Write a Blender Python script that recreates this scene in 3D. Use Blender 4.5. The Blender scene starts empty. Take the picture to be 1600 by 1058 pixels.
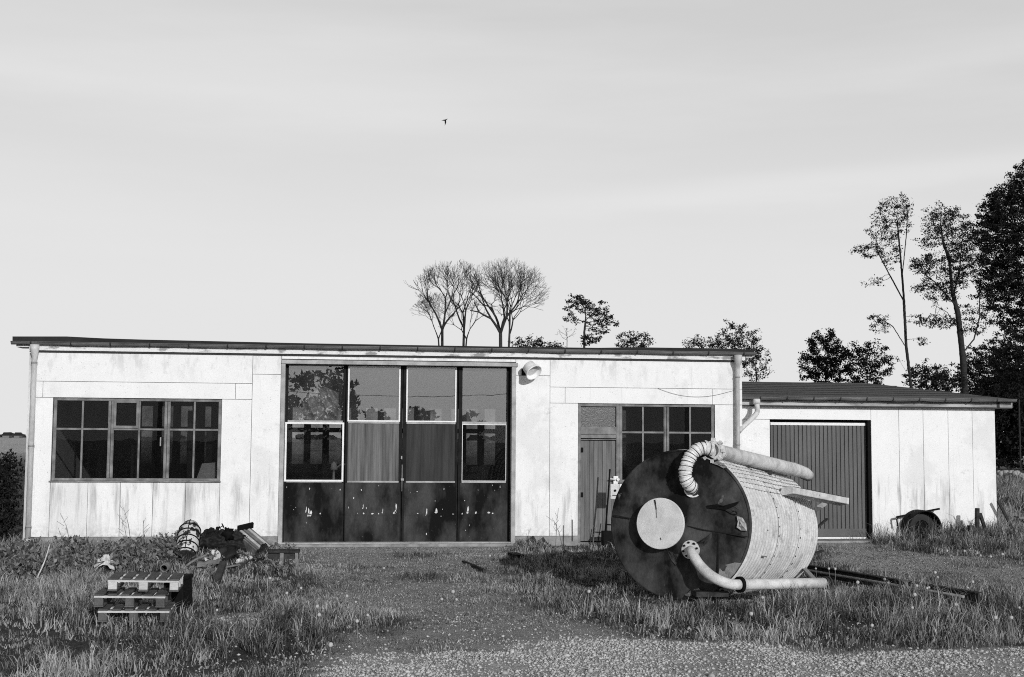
import bpy, math, random
import numpy as np
from mathutils import Vector, Matrix
R = math.radians
scn = bpy.context.scene
col = scn.collection

# ------------------------------------------------------------------ camera
FPX, HC = 2000.0, 2.0                      # focal length in photo pixels (1600 wide), camera height
YAW, PITCH, ROLL, DIST = R(6.73), math.atan(156.4/2000), 0.0068, 24.13
CAM = np.array([0.0, -DIST, HC])
_f = np.array([math.sin(YAW)*math.cos(PITCH), math.cos(YAW)*math.cos(PITCH), math.sin(PITCH)])
_r0 = np.array([math.cos(YAW), -math.sin(YAW), 0.0]); _u0 = np.cross(_r0, _f)
_r = _r0*math.cos(ROLL) + _u0*math.sin(ROLL); _u = np.cross(_r, _f)
cd = bpy.data.cameras.new('camera'); cam = bpy.data.objects.new('camera', cd); col.objects.link(cam)
cd.sensor_width = 36; cd.lens = 36*FPX/1600; cd.clip_end = 6000; cd.clip_start = 0.1
m = Matrix.Identity(4)
for i in range(3):
    m[i][0] = _r[i]; m[i][1] = _u[i]; m[i][2] = -_f[i]; m[i][3] = CAM[i]
cam.matrix_world = m
scn.camera = cam

# ------------------------------------------------------------------ sky and sun
SUN_AZ, SUN_EL = R(14), R(18)              # right of the facade's normal, height
wd = bpy.data.worlds.new('World'); scn.world = wd; wd.use_nodes = True
wn = wd.node_tree.nodes; wl = wd.node_tree.links; wn.clear()
sky = wn.new('ShaderNodeTexSky'); sky.sky_type = 'NISHITA'; sky.sun_disc = False
sky.sun_elevation = SUN_EL; sky.sun_rotation = math.pi - SUN_AZ
sky.air_density = 1.0; sky.dust_density = 1.5; sky.ozone_density = 1.0
bw = wn.new('ShaderNodeRGBToBW'); wl.new(sky.outputs[0], bw.inputs[0])
tc = wn.new('ShaderNodeTexCoord'); mp = wn.new('ShaderNodeMapping'); mp.inputs['Scale'].default_value = (1.2, 1.2, 9.0)
mp.inputs['Rotation'].default_value = (R(4), R(-5), 0)
wl.new(tc.outputs['Generated'], mp.inputs[0])
nz = wn.new('ShaderNodeTexNoise'); nz.inputs['Scale'].default_value = 1.3; nz.inputs['Detail'].default_value = 5; nz.inputs['Roughness'].default_value = .55
wl.new(mp.outputs[0], nz.inputs['Vector'])
cr = wn.new('ShaderNodeMapRange'); cr.inputs['From Min'].default_value = .42; cr.inputs['From Max'].default_value = .72
cr.inputs['To Min'].default_value = 0.0; cr.inputs['To Max'].default_value = .42
wl.new(nz.outputs['Fac'], cr.inputs['Value'])
mx = wn.new('ShaderNodeMix'); mx.data_type = 'FLOAT'
wl.new(cr.outputs[0], mx.inputs[0])
CLOUD, VEIL, GAIN = 7.6, 4.45, 0.42
gain = wn.new('ShaderNodeMath'); gain.operation = 'MULTIPLY_ADD'; gain.inputs[1].default_value = GAIN; gain.inputs[2].default_value = VEIL
wl.new(bw.outputs[0], gain.inputs[0]); wl.new(gain.outputs[0], mx.inputs[2]); mx.inputs[3].default_value = CLOUD
bg = wn.new('ShaderNodeBackground'); bg.inputs['Strength'].default_value = 0.11
sz = wn.new('ShaderNodeSeparateXYZ'); wl.new(tc.outputs['Generated'], sz.inputs[0])
hz = wn.new('ShaderNodeMapRange'); hz.inputs['From Min'].default_value = 0.30; hz.inputs['From Max'].default_value = 0.0
hz.interpolation_type = 'SMOOTHSTEP'; wl.new(sz.outputs[2], hz.inputs['Value'])
mh = wn.new('ShaderNodeMix'); mh.data_type = 'FLOAT'; wl.new(hz.outputs[0], mh.inputs[0]); wl.new(mx.outputs[0], mh.inputs[2]); mh.inputs[3].default_value = 7.1
zd = wn.new('ShaderNodeMapRange'); zd.inputs['From Min'].default_value = 0.34; zd.inputs['From Max'].default_value = 0.62   # unseen upper sky darkened to weaken the fill light and deepen blacks
zd.inputs['To Min'].default_value = 1.0; zd.inputs['To Max'].default_value = 0.12; zd.interpolation_type = 'SMOOTHSTEP'; wl.new(sz.outputs[2], zd.inputs['Value'])
zm = wn.new('ShaderNodeMath'); zm.operation = 'MULTIPLY'
def wm(op, a, b=0.0):
    q = wn.new('ShaderNodeMath'); q.operation = op
    for i_, v_ in ((0, a), (1, b)):
        if hasattr(v_, 'links'): wl.new(v_, q.inputs[i_])
        else: q.inputs[i_].default_value = v_
    return q.outputs[0]
def streak(zc, slope, width, x0, x1, amp):
    d = wm('SUBTRACT', sz.outputs[2], wm('ADD', wm('MULTIPLY', sz.outputs[0], slope), zc))
    d = wm('ADD', d, wm('MULTIPLY', wm('SUBTRACT', nz.outputs['Fac'], .5), .05)); d = wm('DIVIDE', d, width)
    g_ = wm('POWER', 2.718, wm('MULTIPLY', wm('MULTIPLY', d, d), -1.0))
    mr = wn.new('ShaderNodeMapRange'); mr.interpolation_type = 'SMOOTHSTEP'; wl.new(sz.outputs[0], mr.inputs['Value']); mr.inputs['From Min'].default_value = x0; mr.inputs['From Max'].default_value = x1
    return wm('MULTIPLY', wm('MULTIPLY', g_, mr.outputs[0]), amp)
sky_v = wm('ADD', wm('ADD', mh.outputs[0], streak(.172, .05, .010, -.05, .35, .5)), wm('ADD', streak(.26, -.03, .02, .3, -.1, .35), streak(.225, .12, .014, .1, .5, .3)))
wl.new(sky_v, zm.inputs[0]); wl.new(zd.outputs[0], zm.inputs[1])
wl.new(zm.outputs[0], bg.inputs['Color'])
wo = wn.new('ShaderNodeOutputWorld'); wl.new(bg.outputs[0], wo.inputs[0])
sl = bpy.data.lights.new('sun', 'SUN'); sun = bpy.data.objects.new('sun', sl); col.objects.link(sun)
sl.energy = 2.8; sl.angle = R(0.5); sl.color = (1, 1, 1)
sd = Vector((math.sin(SUN_AZ)*math.cos(SUN_EL), -math.cos(SUN_AZ)*math.cos(SUN_EL), math.sin(SUN_EL)))
sun.rotation_euler = (-sd).to_track_quat('-Z', 'Y').to_euler()
vs = scn.view_settings; vs.view_transform = 'Standard'; vs.look = 'None'; vs.exposure = 0.0; vs.gamma = 1.0
try: vs.use_curve_mapping = False
except Exception: pass
scn.cycles.use_denoising = False; scn.cycles.filter_width = 1.05
scn.cycles.max_bounces = 6; scn.cycles.transparent_max_bounces = 12

# ------------------------------------------------------------------ photo pixel -> place
def ray(px, py):
    d = _f + _r*((px-800)/FPX) + _u*((529-py)/FPX)
    return d
def P(px, py, depth):                      # at a depth along the view axis
    return CAM + ray(px, py)*depth
def F(px, py, Y=0.0):                      # on the vertical plane y = Y (parallel to the facade)
    d = ray(px, py); return CAM + d*((Y-CAM[1])/d[1])
def G(px, py, z=0.0):                      # on the ground
    d = ray(px, py); return CAM + d*((z-CAM[2])/d[2])
def FX(px, Y=0.0, py=700): return F(px, py, Y)[0]
def FZ(py, px, Y=0.0): return F(px, py, Y)[2]

# ------------------------------------------------------------------ mesh helpers
ORG = {}
class MB:
    def __init__(s): s.v = []; s.f = []; s.n = 0; s.sm = []
    def add(s, vs, fs, smooth=False):
        vs = [tuple(map(float, q)) for q in vs]
        s.v += vs; s.f += [tuple(i+s.n for i in f) for f in fs]; s.sm += [smooth]*len(fs); s.n += len(vs); return s
    def box(s, x0, x1, y0, y1, z0, z1):
        v = [(x, y, z) for x in (x0, x1) for y in (y0, y1) for z in (z0, z1)]
        return s.add(v, [(0,1,3,2),(4,6,7,5),(0,4,5,1),(2,3,7,6),(0,2,6,4),(1,5,7,3)])
    def obox(s, c, h, rot=None, ax=None):  # centre, half sizes, rotation matrix or axes
        c = np.array(c, float)
        if ax is None:
            M = np.array(rot.to_3x3() if rot is not None else Matrix.Identity(3)); ax = [M[:, 0], M[:, 1], M[:, 2]]
        v = [c + ax[0]*h[0]*a + ax[1]*h[1]*b + ax[2]*h[2]*d for a in (-1, 1) for b in (-1, 1) for d in (-1, 1)]
        return s.add(v, [(0,1,3,2),(4,6,7,5),(0,4,5,1),(2,3,7,6),(0,2,6,4),(1,5,7,3)])
    def beam(s, a, b, w, t, up=(0, 0, 1)):
        a = np.array(a, float); b = np.array(b, float); d = b-a; L = np.linalg.norm(d); d = d/L
        up = np.array(up, float); x = np.cross(d, up)
        if np.linalg.norm(x) < 1e-3: x = np.cross(d, (1, 0, 0))
        x /= np.linalg.norm(x); z = np.cross(x, d)
        return s.obox((a+b)/2, (w/2, L/2, t/2), ax=[x, d, z])
    def tube(s, pts, rad, n=10, caps=True, smooth=True):
        pts = [np.array(p, float) for p in pts]
        if not hasattr(rad, '__len__'): rad = [rad]*len(pts)
        t = []
        for i in range(len(pts)):
            d = pts[min(i+1, len(pts)-1)] - pts[max(i-1, 0)]; t.append(d/(np.linalg.norm(d)+1e-9))
        x = np.cross(t[0], (0, 0, 1))
        if np.linalg.norm(x) < .05: x = np.cross(t[0], (0, 1, 0))
        vs = []
        for i, p in enumerate(pts):
            x = x - t[i]*np.dot(x, t[i]); x /= np.linalg.norm(x); y = np.cross(t[i], x)
            for k in range(n):
                a = 2*math.pi*k/n; vs.append(p + (x*math.cos(a)+y*math.sin(a))*rad[i])
        fs = [(i*n+k, i*n+(k+1) % n, (i+1)*n+(k+1) % n, (i+1)*n+k) for i in range(len(pts)-1) for k in range(n)]
        s.add(vs, fs, smooth)
        if caps:
            b = s.n - len(vs)
            s.f += [tuple(b+k for k in reversed(range(n))), tuple(b+(len(pts)-1)*n+k for k in range(n))]; s.sm += [False]*2
        return s
    def lathe(s, prof, o, axis, n=48, smooth=True, flip=False):   # prof: (distance along axis, radius)
        o = np.array(o, float); a = np.array(axis, float); a /= np.linalg.norm(a)
        x = np.cross(a, (0, 0, 1)) if abs(a[2]) < .95 else np.cross(a, (0, 1, 0)); x /= np.linalg.norm(x); y = np.cross(a, x)
        vs = []
        for h, r in prof:
            for k in range(n):
                q = 2*math.pi*k/n; vs.append(o + a*h + (x*math.cos(q)+y*math.sin(q))*max(r, 1e-4))
        fs = [(i*n+k, i*n+(k+1) % n, (i+1)*n+(k+1) % n, (i+1)*n+k) for i in range(len(prof)-1) for k in range(n)]
        return s.add(vs, fs, smooth)
    def blob(s, c, r, seed=0, amp=.25, n=10, m=7, sc=(1, 1, 1)):
        rg = random.Random(seed); ph = [(rg.uniform(0, 6), rg.uniform(1, 4), rg.uniform(1, 4)) for _ in range(4)]
        vs = [(c[0], c[1], c[2]+r*sc[2])]
        for i in range(1, m):
            th = math.pi*i/m
            for k in range(n):
                p = 2*math.pi*k/n
                q = r*(1+amp*sum(math.sin(a+b*th*1.3+round(d)*p) for a, b, d in ph)/3 + rg.uniform(-.06, .06))
                vs.append((c[0]+q*sc[0]*math.sin(th)*math.cos(p), c[1]+q*sc[1]*math.sin(th)*math.sin(p), c[2]+q*sc[2]*math.cos(th)))
        vs.append((c[0], c[1], c[2]-r*sc[2]))
        fs = [(0, 1+k, 1+(k+1) % n) for k in range(n)]
        for i in range(m-2):
            for k in range(n): fs.append((1+i*n+k, 1+(i+1)*n+k, 1+(i+1)*n+(k+1) % n, 1+i*n+(k+1) % n))
        b = 1+(m-2)*n; fs += [(b+(k+1) % n, b+k, len(vs)-1) for k in range(n)]
        return s.add(vs, fs, True)
    def build(s, name, mat, parent=None, origin=None, bevel=0):
        if origin is None: origin = ORG.get(parent.name, (0, 0, 0)) if parent is not None else (0, 0, 0)
        o3 = np.array(origin, float)
        me = bpy.data.meshes.new(name); V = np.array(s.v, float) - o3
        me.from_pydata([tuple(q) for q in V], [], s.f)
        me.polygons.foreach_set('use_smooth', s.sm); me.materials.append(mat); me.validate(); me.update()
        o = bpy.data.objects.new(name, me); col.objects.link(o)
        if parent is not None: o.parent = parent
        else: o.location = o3
        ORG[o.name] = tuple(o3)
        if bevel:
            b = o.modifiers.new('bevel', 'BEVEL'); b.width = bevel; b.segments = 2; b.limit_method = 'ANGLE'
        return o
def np_mesh(name, V, faces_flat, sizes, mat, parent=None, origin=None, attr=None, smooth=False):
    if origin is None: origin = ORG.get(parent.name, (0, 0, 0)) if parent is not None else (0, 0, 0)
    V = np.asarray(V, np.float32) - np.array(origin, np.float32)
    me = bpy.data.meshes.new(name)
    me.vertices.add(len(V)); me.vertices.foreach_set('co', V.ravel())
    me.loops.add(len(faces_flat)); me.loops.foreach_set('vertex_index', np.asarray(faces_flat, np.int32))
    sizes = np.asarray(sizes, np.int32); st = np.concatenate([[0], np.cumsum(sizes)[:-1]]).astype(np.int32)
    me.polygons.add(len(sizes)); me.polygons.foreach_set('loop_start', st)
    try: me.polygons.foreach_set('loop_total', sizes)
    except Exception: pass
    if smooth: me.polygons.foreach_set('use_smooth', np.ones(len(sizes), bool))
    if attr is not None:
        for k, a in attr.items():
            at = me.attributes.new(k, 'FLOAT', 'POINT'); at.data.foreach_set('value', np.asarray(a, np.float32))
    me.materials.append(mat); me.update(calc_edges=True)
    o = bpy.data.objects.new(name, me); col.objects.link(o)
    if parent is not None: o.parent = parent
    else: o.location = Vector([float(q) for q in origin])
    ORG[o.name] = tuple(float(q) for q in origin)
    return o
def tag(o, label=None, cat=None, group=None, kind=None):
    if label: o['label'] = label
    if cat: o['category'] = cat
    if group: o['group'] = group
    if kind: o['kind'] = kind
    return o
def thing(name, loc, label, cat, group=None, rot=None):
    o = bpy.data.objects.new(name, None); col.objects.link(o); o.empty_display_size = .2
    o.location = Vector([float(q) for q in loc]); ORG[o.name] = tuple(float(q) for q in loc)
    return tag(o, label, cat, group)
def copy_tree(o, parent=None):
    c = o.copy(); col.objects.link(c); c.parent = parent
    for ch in list(o.children): copy_tree(ch, c)
    return c
def smooth_path(pts, k=6):
    pts = [np.array(p, float) for p in pts]; out = []
    for i in range(len(pts)-1):
        p0 = pts[max(i-1, 0)]; p1 = pts[i]; p2 = pts[i+1]; p3 = pts[min(i+2, len(pts)-1)]
        for j in range(k):
            t = j/k
            out.append(.5*((2*p1)+(p2-p0)*t+(2*p0-5*p1+4*p2-p3)*t*t+(3*p1-p0-3*p2+p3)*t**3))
    out.append(pts[-1]); return out

# ------------------------------------------------------------------ materials (a black and white world)
class N:
    def __init__(s, name):
        s.m = bpy.data.materials.new(name); s.m.use_nodes = True; s.t = s.m.node_tree; s.t.nodes.clear()
        s.out = s.t.nodes.new('ShaderNodeOutputMaterial'); s.tc = s.t.nodes.new('ShaderNodeTexCoord')
        s.obj = s.tc.outputs['Object']
    def put(s, sock, v):
        if hasattr(v, 'is_linked') or hasattr(v, 'links'): s.t.links.new(v, sock)
        else:
            try: sock.default_value = v
            except Exception: sock.default_value = (v, v, v, 1)
    def noise(s, scale, detail=5, stretch=None, rough=.6, off=0, dist=0):
        mp = s.t.nodes.new('ShaderNodeMapping'); s.t.links.new(s.obj, mp.inputs[0])
        if stretch: mp.inputs['Scale'].default_value = stretch
        mp.inputs['Location'].default_value = (off, off*.7, off*.3)
        n = s.t.nodes.new('ShaderNodeTexNoise'); s.t.links.new(mp.outputs[0], n.inputs['Vector'])
        n.inputs['Scale'].default_value = scale; n.inputs['Detail'].default_value = detail; n.inputs['Roughness'].default_value = rough
        n.inputs['Distortion'].default_value = dist
        return n.outputs['Fac']
    def rng(s, v, a, b, c=0.0, d=1.0):
        n = s.t.nodes.new('ShaderNodeMapRange'); s.put(n.inputs['Value'], v)
        n.inputs['From Min'].default_value = a; n.inputs['From Max'].default_value = b
        n.inputs['To Min'].default_value = c; n.inputs['To Max'].default_value = d; return n.outputs[0]
    def math(s, op, a, b=0.0):
        n = s.t.nodes.new('ShaderNodeMath'); n.operation = op; s.put(n.inputs[0], a); s.put(n.inputs[1], b); return n.outputs[0]
    def mix(s, f, a, b):
        n = s.t.nodes.new('ShaderNodeMix'); n.data_type = 'FLOAT'; s.put(n.inputs[0], f); s.put(n.inputs[2], a); s.put(n.inputs[3], b); return n.outputs[0]
    def xyz(s):
        n = s.t.nodes.new('ShaderNodeSeparateXYZ'); s.t.links.new(s.obj, n.inputs[0]); return n.outputs
    def attr(s, name):
        n = s.t.nodes.new('ShaderNodeAttribute'); n.attribute_name = name; return n.outputs['Fac']
    def principled(s, color, rough=.8, spec=.3, metal=0.0, bump=None, bstr=.3, bdist=.01):
        p = s.t.nodes.new('ShaderNodeBsdfPrincipled')
        if isinstance(color, (int, float)): p.inputs['Base Color'].default_value = (color, color, color, 1)
        else: s.t.links.new(color, p.inputs['Base Color'])
        s.put(p.inputs['Roughness'], rough); p.inputs['Specular IOR Level'].default_value = spec; p.inputs['Metallic'].default_value = metal
        if bump is not None:
            b = s.t.nodes.new('ShaderNodeBump'); b.inputs['Strength'].default_value = bstr; b.inputs['Distance'].default_value = bdist
            s.t.links.new(bump, b.inputs['Height']); s.t.links.new(b.outputs[0], p.inputs['Normal'])
        return p.outputs[0]
    def done(s, sh): s.t.links.new(sh, s.out.inputs[0]); return s.m
def mat(name, a, b=None, scale=6, detail=6, stretch=None, rough=.85, spec=.25, metal=0.0, bump=.3, bscale=40, lo=.35, hi=.68, spots=None, bdist=.01):
    n = N(name); b = a*.6 if b is None else b
    c = n.mix(n.rng(n.noise(scale, detail, stretch), lo, hi), a, b)
    c = n.math('MULTIPLY', c, n.rng(n.noise(bscale*1.7, 3, stretch, off=7), .3, .7, .82, 1.12))
    if spots:                                   # (tone, scale, threshold)
        c = n.mix(n.rng(n.noise(spots[1], 4, off=3), spots[2], spots[2]+.03), c, spots[0])
    return n.done(n.principled(c, rough, spec, metal, n.noise(bscale, 4, stretch), bump, bdist))
def glassmat(name, refl, dirt=.12, dirt_tone=.25, tint=.85, dscale=3, stretch=(1, 1, .3), rough=0.0):
    n = N(name)
    tr = n.t.nodes.new('ShaderNodeBsdfTransparent'); tr.inputs[0].default_value = (tint, tint, tint, 1)
    gl = n.t.nodes.new('ShaderNodeBsdfGlossy'); gl.inputs['Color'].default_value = (1, 1, 1, 1); gl.inputs['Roughness'].default_value = rough
    b = n.t.nodes.new('ShaderNodeBump'); b.inputs['Strength'].default_value = .022; b.inputs['Distance'].default_value = .02
    n.t.links.new(n.noise(1.6, 2), b.inputs['Height']); n.t.links.new(b.outputs[0], gl.inputs['Normal'])
    df = n.t.nodes.new('ShaderNodeBsdfDiffuse'); df.inputs[0].default_value = (dirt_tone,)*3+(1,)
    m1 = n.t.nodes.new('ShaderNodeMixShader'); m1.inputs[0].default_value = refl
    n.t.links.new(tr.outputs[0], m1.inputs[1]); n.t.links.new(gl.outputs[0], m1.inputs[2])
    m2 = n.t.nodes.new('ShaderNodeMixShader')
    n.t.links.new(n.rng(n.noise(dscale, 7, stretch, rough=.7), .3, .75, dirt*.3, dirt*1.7), m2.inputs[0])
    n.t.links.new(m1.outputs[0], m2.inputs[1]); n.t.links.new(df.outputs[0], m2.inputs[2])
    return n.done(m2.outputs[0])

def wall_material():
    n = N('white_wall'); x, y, z = n.xyz()
    c = n.rng(n.noise(2.2, 6), .35, .7, .83, .77)
    c = n.math('MULTIPLY', c, n.rng(n.noise(38, 4), .3, .7, .95, 1.03))
    # worn blotches
    c = n.mix(n.math('MULTIPLY', n.rng(n.noise(9, 8, rough=.72, off=2), .57, .66), n.rng(n.noise(1.1, 3, off=5), .50, .62, 0, .4)), c, .42)
    # pits
    c = n.mix(n.math('MULTIPLY', n.rng(n.noise(55, 2, off=9), .70, .73), .75), c, .12)
    # runs of dirt below sill height, and rising dirt above the plinth
    run = n.math('MULTIPLY', n.rng(n.noise(2.6, 6, (2.2, 2.2, .22), rough=.65, off=4), .50, .66), n.rng(z, 1.35, 1.05, 0, .75))
    run = n.math('MULTIPLY', run, n.rng(z, .15, .95, .35, 1.0))
    c = n.mix(run, c, .27)
    c = n.mix(n.math('MULTIPLY', n.rng(n.noise(14, 6, off=6), .42, .62), n.rng(z, .42, .1, 0, .6)), c, .25)
    eav = n.math('MULTIPLY', n.rng(n.noise(3.2, 7, (1.5, 1.5, .5), off=15, rough=.7), .50, .60), n.rng(z, 2.95, 3.5, 0, .42))
    c = n.mix(eav, c, .36)
    big = n.math('MULTIPLY', n.rng(n.noise(.9, 8, (1, 1, .7), off=21, rough=.7), .53, .60), .22)
    c = n.mix(big, c, .45)
    thin = n.math('MULTIPLY', n.rng(n.noise(7, 6, (2.5, 2.5, .12), off=11), .62, .70), .2)
    c = n.mix(thin, c, .38)
    return n.done(n.principled(c, .9, .15, 0, n.noise(70, 5), .35, .006))
def ground_material():
    n = N('ground_cover'); g = n.attr('grass')
    grav = n.math('MULTIPLY', n.rng(n.noise(3, 7), .3, .7, .62, .42), n.rng(n.noise(60, 5, rough=.75), .25, .75, .40, 1.6))
    grav = n.math('MULTIPLY', grav, n.rng(n.noise(14, 4, off=6), .3, .7, .75, 1.15))
    soil = n.math('MULTIPLY', n.rng(n.noise(7, 6, off=3), .3, .7, .12, .045), n.rng(n.noise(50, 5, off=1, rough=.75), .25, .75, .5, 1.6))
    c = n.mix(g, grav, soil)
    far = n.rng(n.noise(.05, 4, (1, 3, 1)), .3, .7, .40, .55)
    yy = n.xyz()[1]
    c = n.mix(n.rng(yy, 60, 140), c, far)
    h = n.math('ADD', n.noise(45, 6, rough=.7), n.noise(14, 4))
    return n.done(n.principled(c, .95, .12, 0, h, 1.0, .05))
def leafy(name, dark, light, trans=.25):
    n = N(name); t = n.attr('tone')
    c = n.mix(t, dark, light)
    p = n.principled(c, .75, .15)
    tl = n.t.nodes.new('ShaderNodeBsdfTranslucent'); n.t.links.new(c, tl.inputs[0])
    m = n.t.nodes.new('ShaderNodeMixShader'); m.inputs[0].default_value = trans
    n.t.links.new(p, m.inputs[1]); n.t.links.new(tl.outputs[0], m.inputs[2]); return n.done(m.outputs[0])
def plain(name, c, rough=.7, metal=0.0, spec=.3): return mat(name, c, c*.75, 12, 4, rough=rough, metal=metal, spec=spec, bump=.1)

M = {}
M['wall'] = wall_material()
M['joint'] = plain('joint_shadow_gap', .05)
M['plinth'] = mat('plinth_concrete', 0.34, 0.17, 5, bscale=50)
M['fascia'] = mat('fascia_paint', .74, .30, 4.5, 7, (.6, 1, 1.6), lo=.52, hi=.60)
M['fascia_dirty'] = mat('fascia_dirty_paint', .50, .22, 3, 7, (.5, 1, 2), lo=.40, hi=.62)
M['gutter'] = mat('gutter_zinc', 0.17, 0.07, 3, 6, (.5, 1, 1), rough=.5, spec=.5)
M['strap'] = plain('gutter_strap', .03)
M['pipe'] = mat('downpipe_zinc', 0.74, 0.42, 4, 6, (1, 1, .25), rough=.6, spec=.4)
M['roof'] = mat('roof_felt', 0.03, 0.018, 2, 6, bscale=30)
M['roof2'] = mat('roof_felt_grey', 0.12, 0.085, 1.5, 6, bscale=60)
M['frame'] = mat('weathered_wood_frame', 0.27, 0.11, 5, 7, (1, 1, 1), bscale=60)
M['doorframe'] = mat('grey_door_frame', 0.46, 0.26, 4, 6)
M['whiteframe'] = mat('white_paint_frame', .82, .66, 6, 5, lo=.5, hi=.75)
M['mullion'] = mat('dark_steel_mullion', 0.022, 0.012, 5, 6, spec=.05)
M['steel'] = mat('dark_door_steel', 0.06, 0.007, 2.0, 7, (1, 1, .5), rough=.8, spec=.08, bscale=25, lo=.38, hi=.6, spots=(.10, 26, .68))
M['chip'] = mat('bare_flaked_patch', .75, .5, 20)
M['board'] = mat('door_board', 0.05, 0.025, 6, 7, (3, 3, .12), bscale=30)
M['plank'] = mat('plank_door', 0.2, 0.1, 5, 7, (3, 3, .15), bscale=40)
M['glass_sky'] = glassmat('upper_pane_glass', .17, .06, .3, .85)
M['glass_clear'] = glassmat('clear_pane_glass', .018, .02, .15, .97)
M['glass_win'] = glassmat('dusty_pane_glass', .013, .05, .07, .6, 4)
M['glass_dark'] = glassmat('dark_pane_glass', .04, .03, .12, .5, 4)
M['glass_back'] = glassmat('back_pane_glass', .03, .42, .04, .75, 1.0, (1, 1, 1))
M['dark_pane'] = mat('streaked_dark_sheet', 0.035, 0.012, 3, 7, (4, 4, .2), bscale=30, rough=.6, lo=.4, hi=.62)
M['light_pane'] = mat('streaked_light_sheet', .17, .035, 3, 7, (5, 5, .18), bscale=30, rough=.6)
M['rib_glass'] = mat('patterned_glass', .07, .03, 60, 3, bscale=60, rough=.3, spec=.5, lo=.45, hi=.6)
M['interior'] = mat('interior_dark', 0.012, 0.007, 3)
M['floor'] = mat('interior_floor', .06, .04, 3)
M['garage'] = mat('garage_steel', 0.12, 0.085, 3, 5, (1, 1, .3), rough=.6, bscale=50, bump=.1)
M['tank_dark'] = mat('tank_end_bitumen', 0.080, 0.009, 2.6, 9, (1, 1, .7), rough=.8, spec=.08, bscale=22, lo=.36, hi=.60, bump=.5, spots=(.12, 3.1, .66))
M['hatch'] = mat('hatch_cover', .68, .46, 5, 8, bscale=60, lo=.4, hi=.72, spots=(.28, 40, .69))
M['hose'] = mat('hose_cloth', 0.72, 0.45, 10, 7, rough=.75, lo=.5, hi=.66)
M['whitepipe'] = mat('pipe_painted', .66, .40, 7, 8, rough=.75, bscale=50, spec=.15, lo=.42, hi=.70, spots=(.18, 22, .69))
M['galv'] = mat('galvanised', .34, .18, 5, 6, rough=.5, spec=.5)
M['black'] = plain('black_metal', .010, spec=.05)
M['foil'] = mat('torn_foil', .45, .16, 12, 6, rough=.4, bump=.8, bscale=18)
M['pallet'] = mat('pallet_wood', .13, .06, 5, 7, bscale=40)
M['palletlight'] = mat('pallet_wood_end', .58, .42, 6, 7, (.3, 1, 1), bscale=40)
M['bark'] = mat('bark', .035, .018, 8, 6)
M['barkfar'] = mat('bark_far', .045, .025, 8, 6)
M['leaf'] = leafy('tree_leaves', .004, .022, .10)
M['grass'] = leafy('grass_blades', .04, .58, .3)
M['weed'] = leafy('weed_leaves', .03, .30, .2)
M['ground'] = ground_material()
M['stone'] = leafy('gravel_stone', .32, .58, 0)
M['clod'] = leafy('drive_clods', .08, .34, 0)
M['rubber'] = plain('rubber', .02)
M['rust'] = mat('rusty_metal', .06, .02, 9, spec=.05)
M['wood_old'] = mat('old_wood', .22, .10, 7, 7, bscale=50)
M['wood_light'] = mat('pale_wood', .62, .35, 7, 7)
M['plastic_white'] = mat('white_plastic', .66, .45, 9)
M['tarp'] = mat('dark_tarp', .02, .008, 6, rough=.6, spec=.15)
M['wrap'] = mat('wrapped_roll', .62, .03, 9, 6, lo=.48, hi=.52)
M['puff'] = plain('dandelion_puff', .55)
M['groove'] = mat('groove_shade', .06, .03, 5)  # dark tone painted on the rib grooves as their shadow
M['stem'] = plain('pale_stem', .2)
# ================================================================== main workshop building
XL, XR, TOP, PL = -5.98, 7.35, 3.53, 0.17
DEEP = 10.0
wk = thing('workshop_building', (0.6, 0, 0), 'long low white panelled workshop with glazed double doors and a window on either side', 'building')
X = FX
def panels(mb, lst, y0, y1, g=.0075):
    rg = random.Random(4)
    for x0, x1, z0, z1 in lst:
        d = rg.uniform(-.003, .003)
        mb.box(x0+g/2, x1-g/2, y0+d, y1, z0+g/2, z1-g/2)
j392, j859 = X(392), X(859)
DL, DR, DT = -1.43, 2.885, 3.36            # big door opening
WL, WR, WB, WT = -5.55, -2.54, 1.18, 2.69  # left window
QL, QM, QR = 4.13, 4.93, 6.80              # side door, right window
pl = [(XL, j392, 2.985, TOP), (XL, X(67, py=608), WT, 2.985), (X(67, py=608), X(368, py=608), WT, 2.985), (X(368, py=608), j392, WT, 2.985),
      (XL, WL, PL, WT), (WR, j392, PL, WT), (j392, DL-.04, PL, 3.16), (j392, DL-.04, 3.16, TOP), (DL-.04, DR+.04, DT+.09, TOP),
      (DR+.04, j859, PL, 3.20), (DR+.04, j859, 3.20, TOP), (j859, XR, 2.985, TOP),
      (j859, X(883, py=615), 2.68, 2.985), (X(883, py=615), X(1113, py=618), 2.68, 2.985), (X(1113, py=618), XR, 2.68, 2.985),
      (j859, QL, PL, 2.68), (QR, XR, PL, 2.68), (QM, QR, PL, WB)]
us = [WL]+[X(q, py=800) for q in (136, 187, 238, 289)]+[WR]
pl += [(us[i], us[i+1], PL, WB) for i in range(5)]
mb = MB(); panels(mb, pl, 0, .03); mb.build('front_wall', M['wall'], wk, bevel=.002)
mb = MB()                                   # core behind the panels, with the openings
for x0, x1, z0, z1 in [(XL+.01, WL, .17, 3.60), (WL, WR, .17, WB), (WL, WR, WT, 3.6), (WR, DL, .17, 3.6), (DL, DR, DT+.08, 3.6), (DR, QL, .17, 3.6),
                       (QL, QR, 2.68, 3.6), (QM, QR, .17, WB), (QR, XR-.01, .17, 3.6)]:
    mb.box(x0, x1, .024, .22, z0, z1)
mb.build('wall_core', M['joint'], wk)
mb = MB(); mb.box(XL, DL-.02, .008, .24, -.3, PL-.004); mb.box(DR+.02, QL, .008, .24, -.3, PL-.004); mb.box(QM, XR, .008, .24, -.3, PL-.004)
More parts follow.
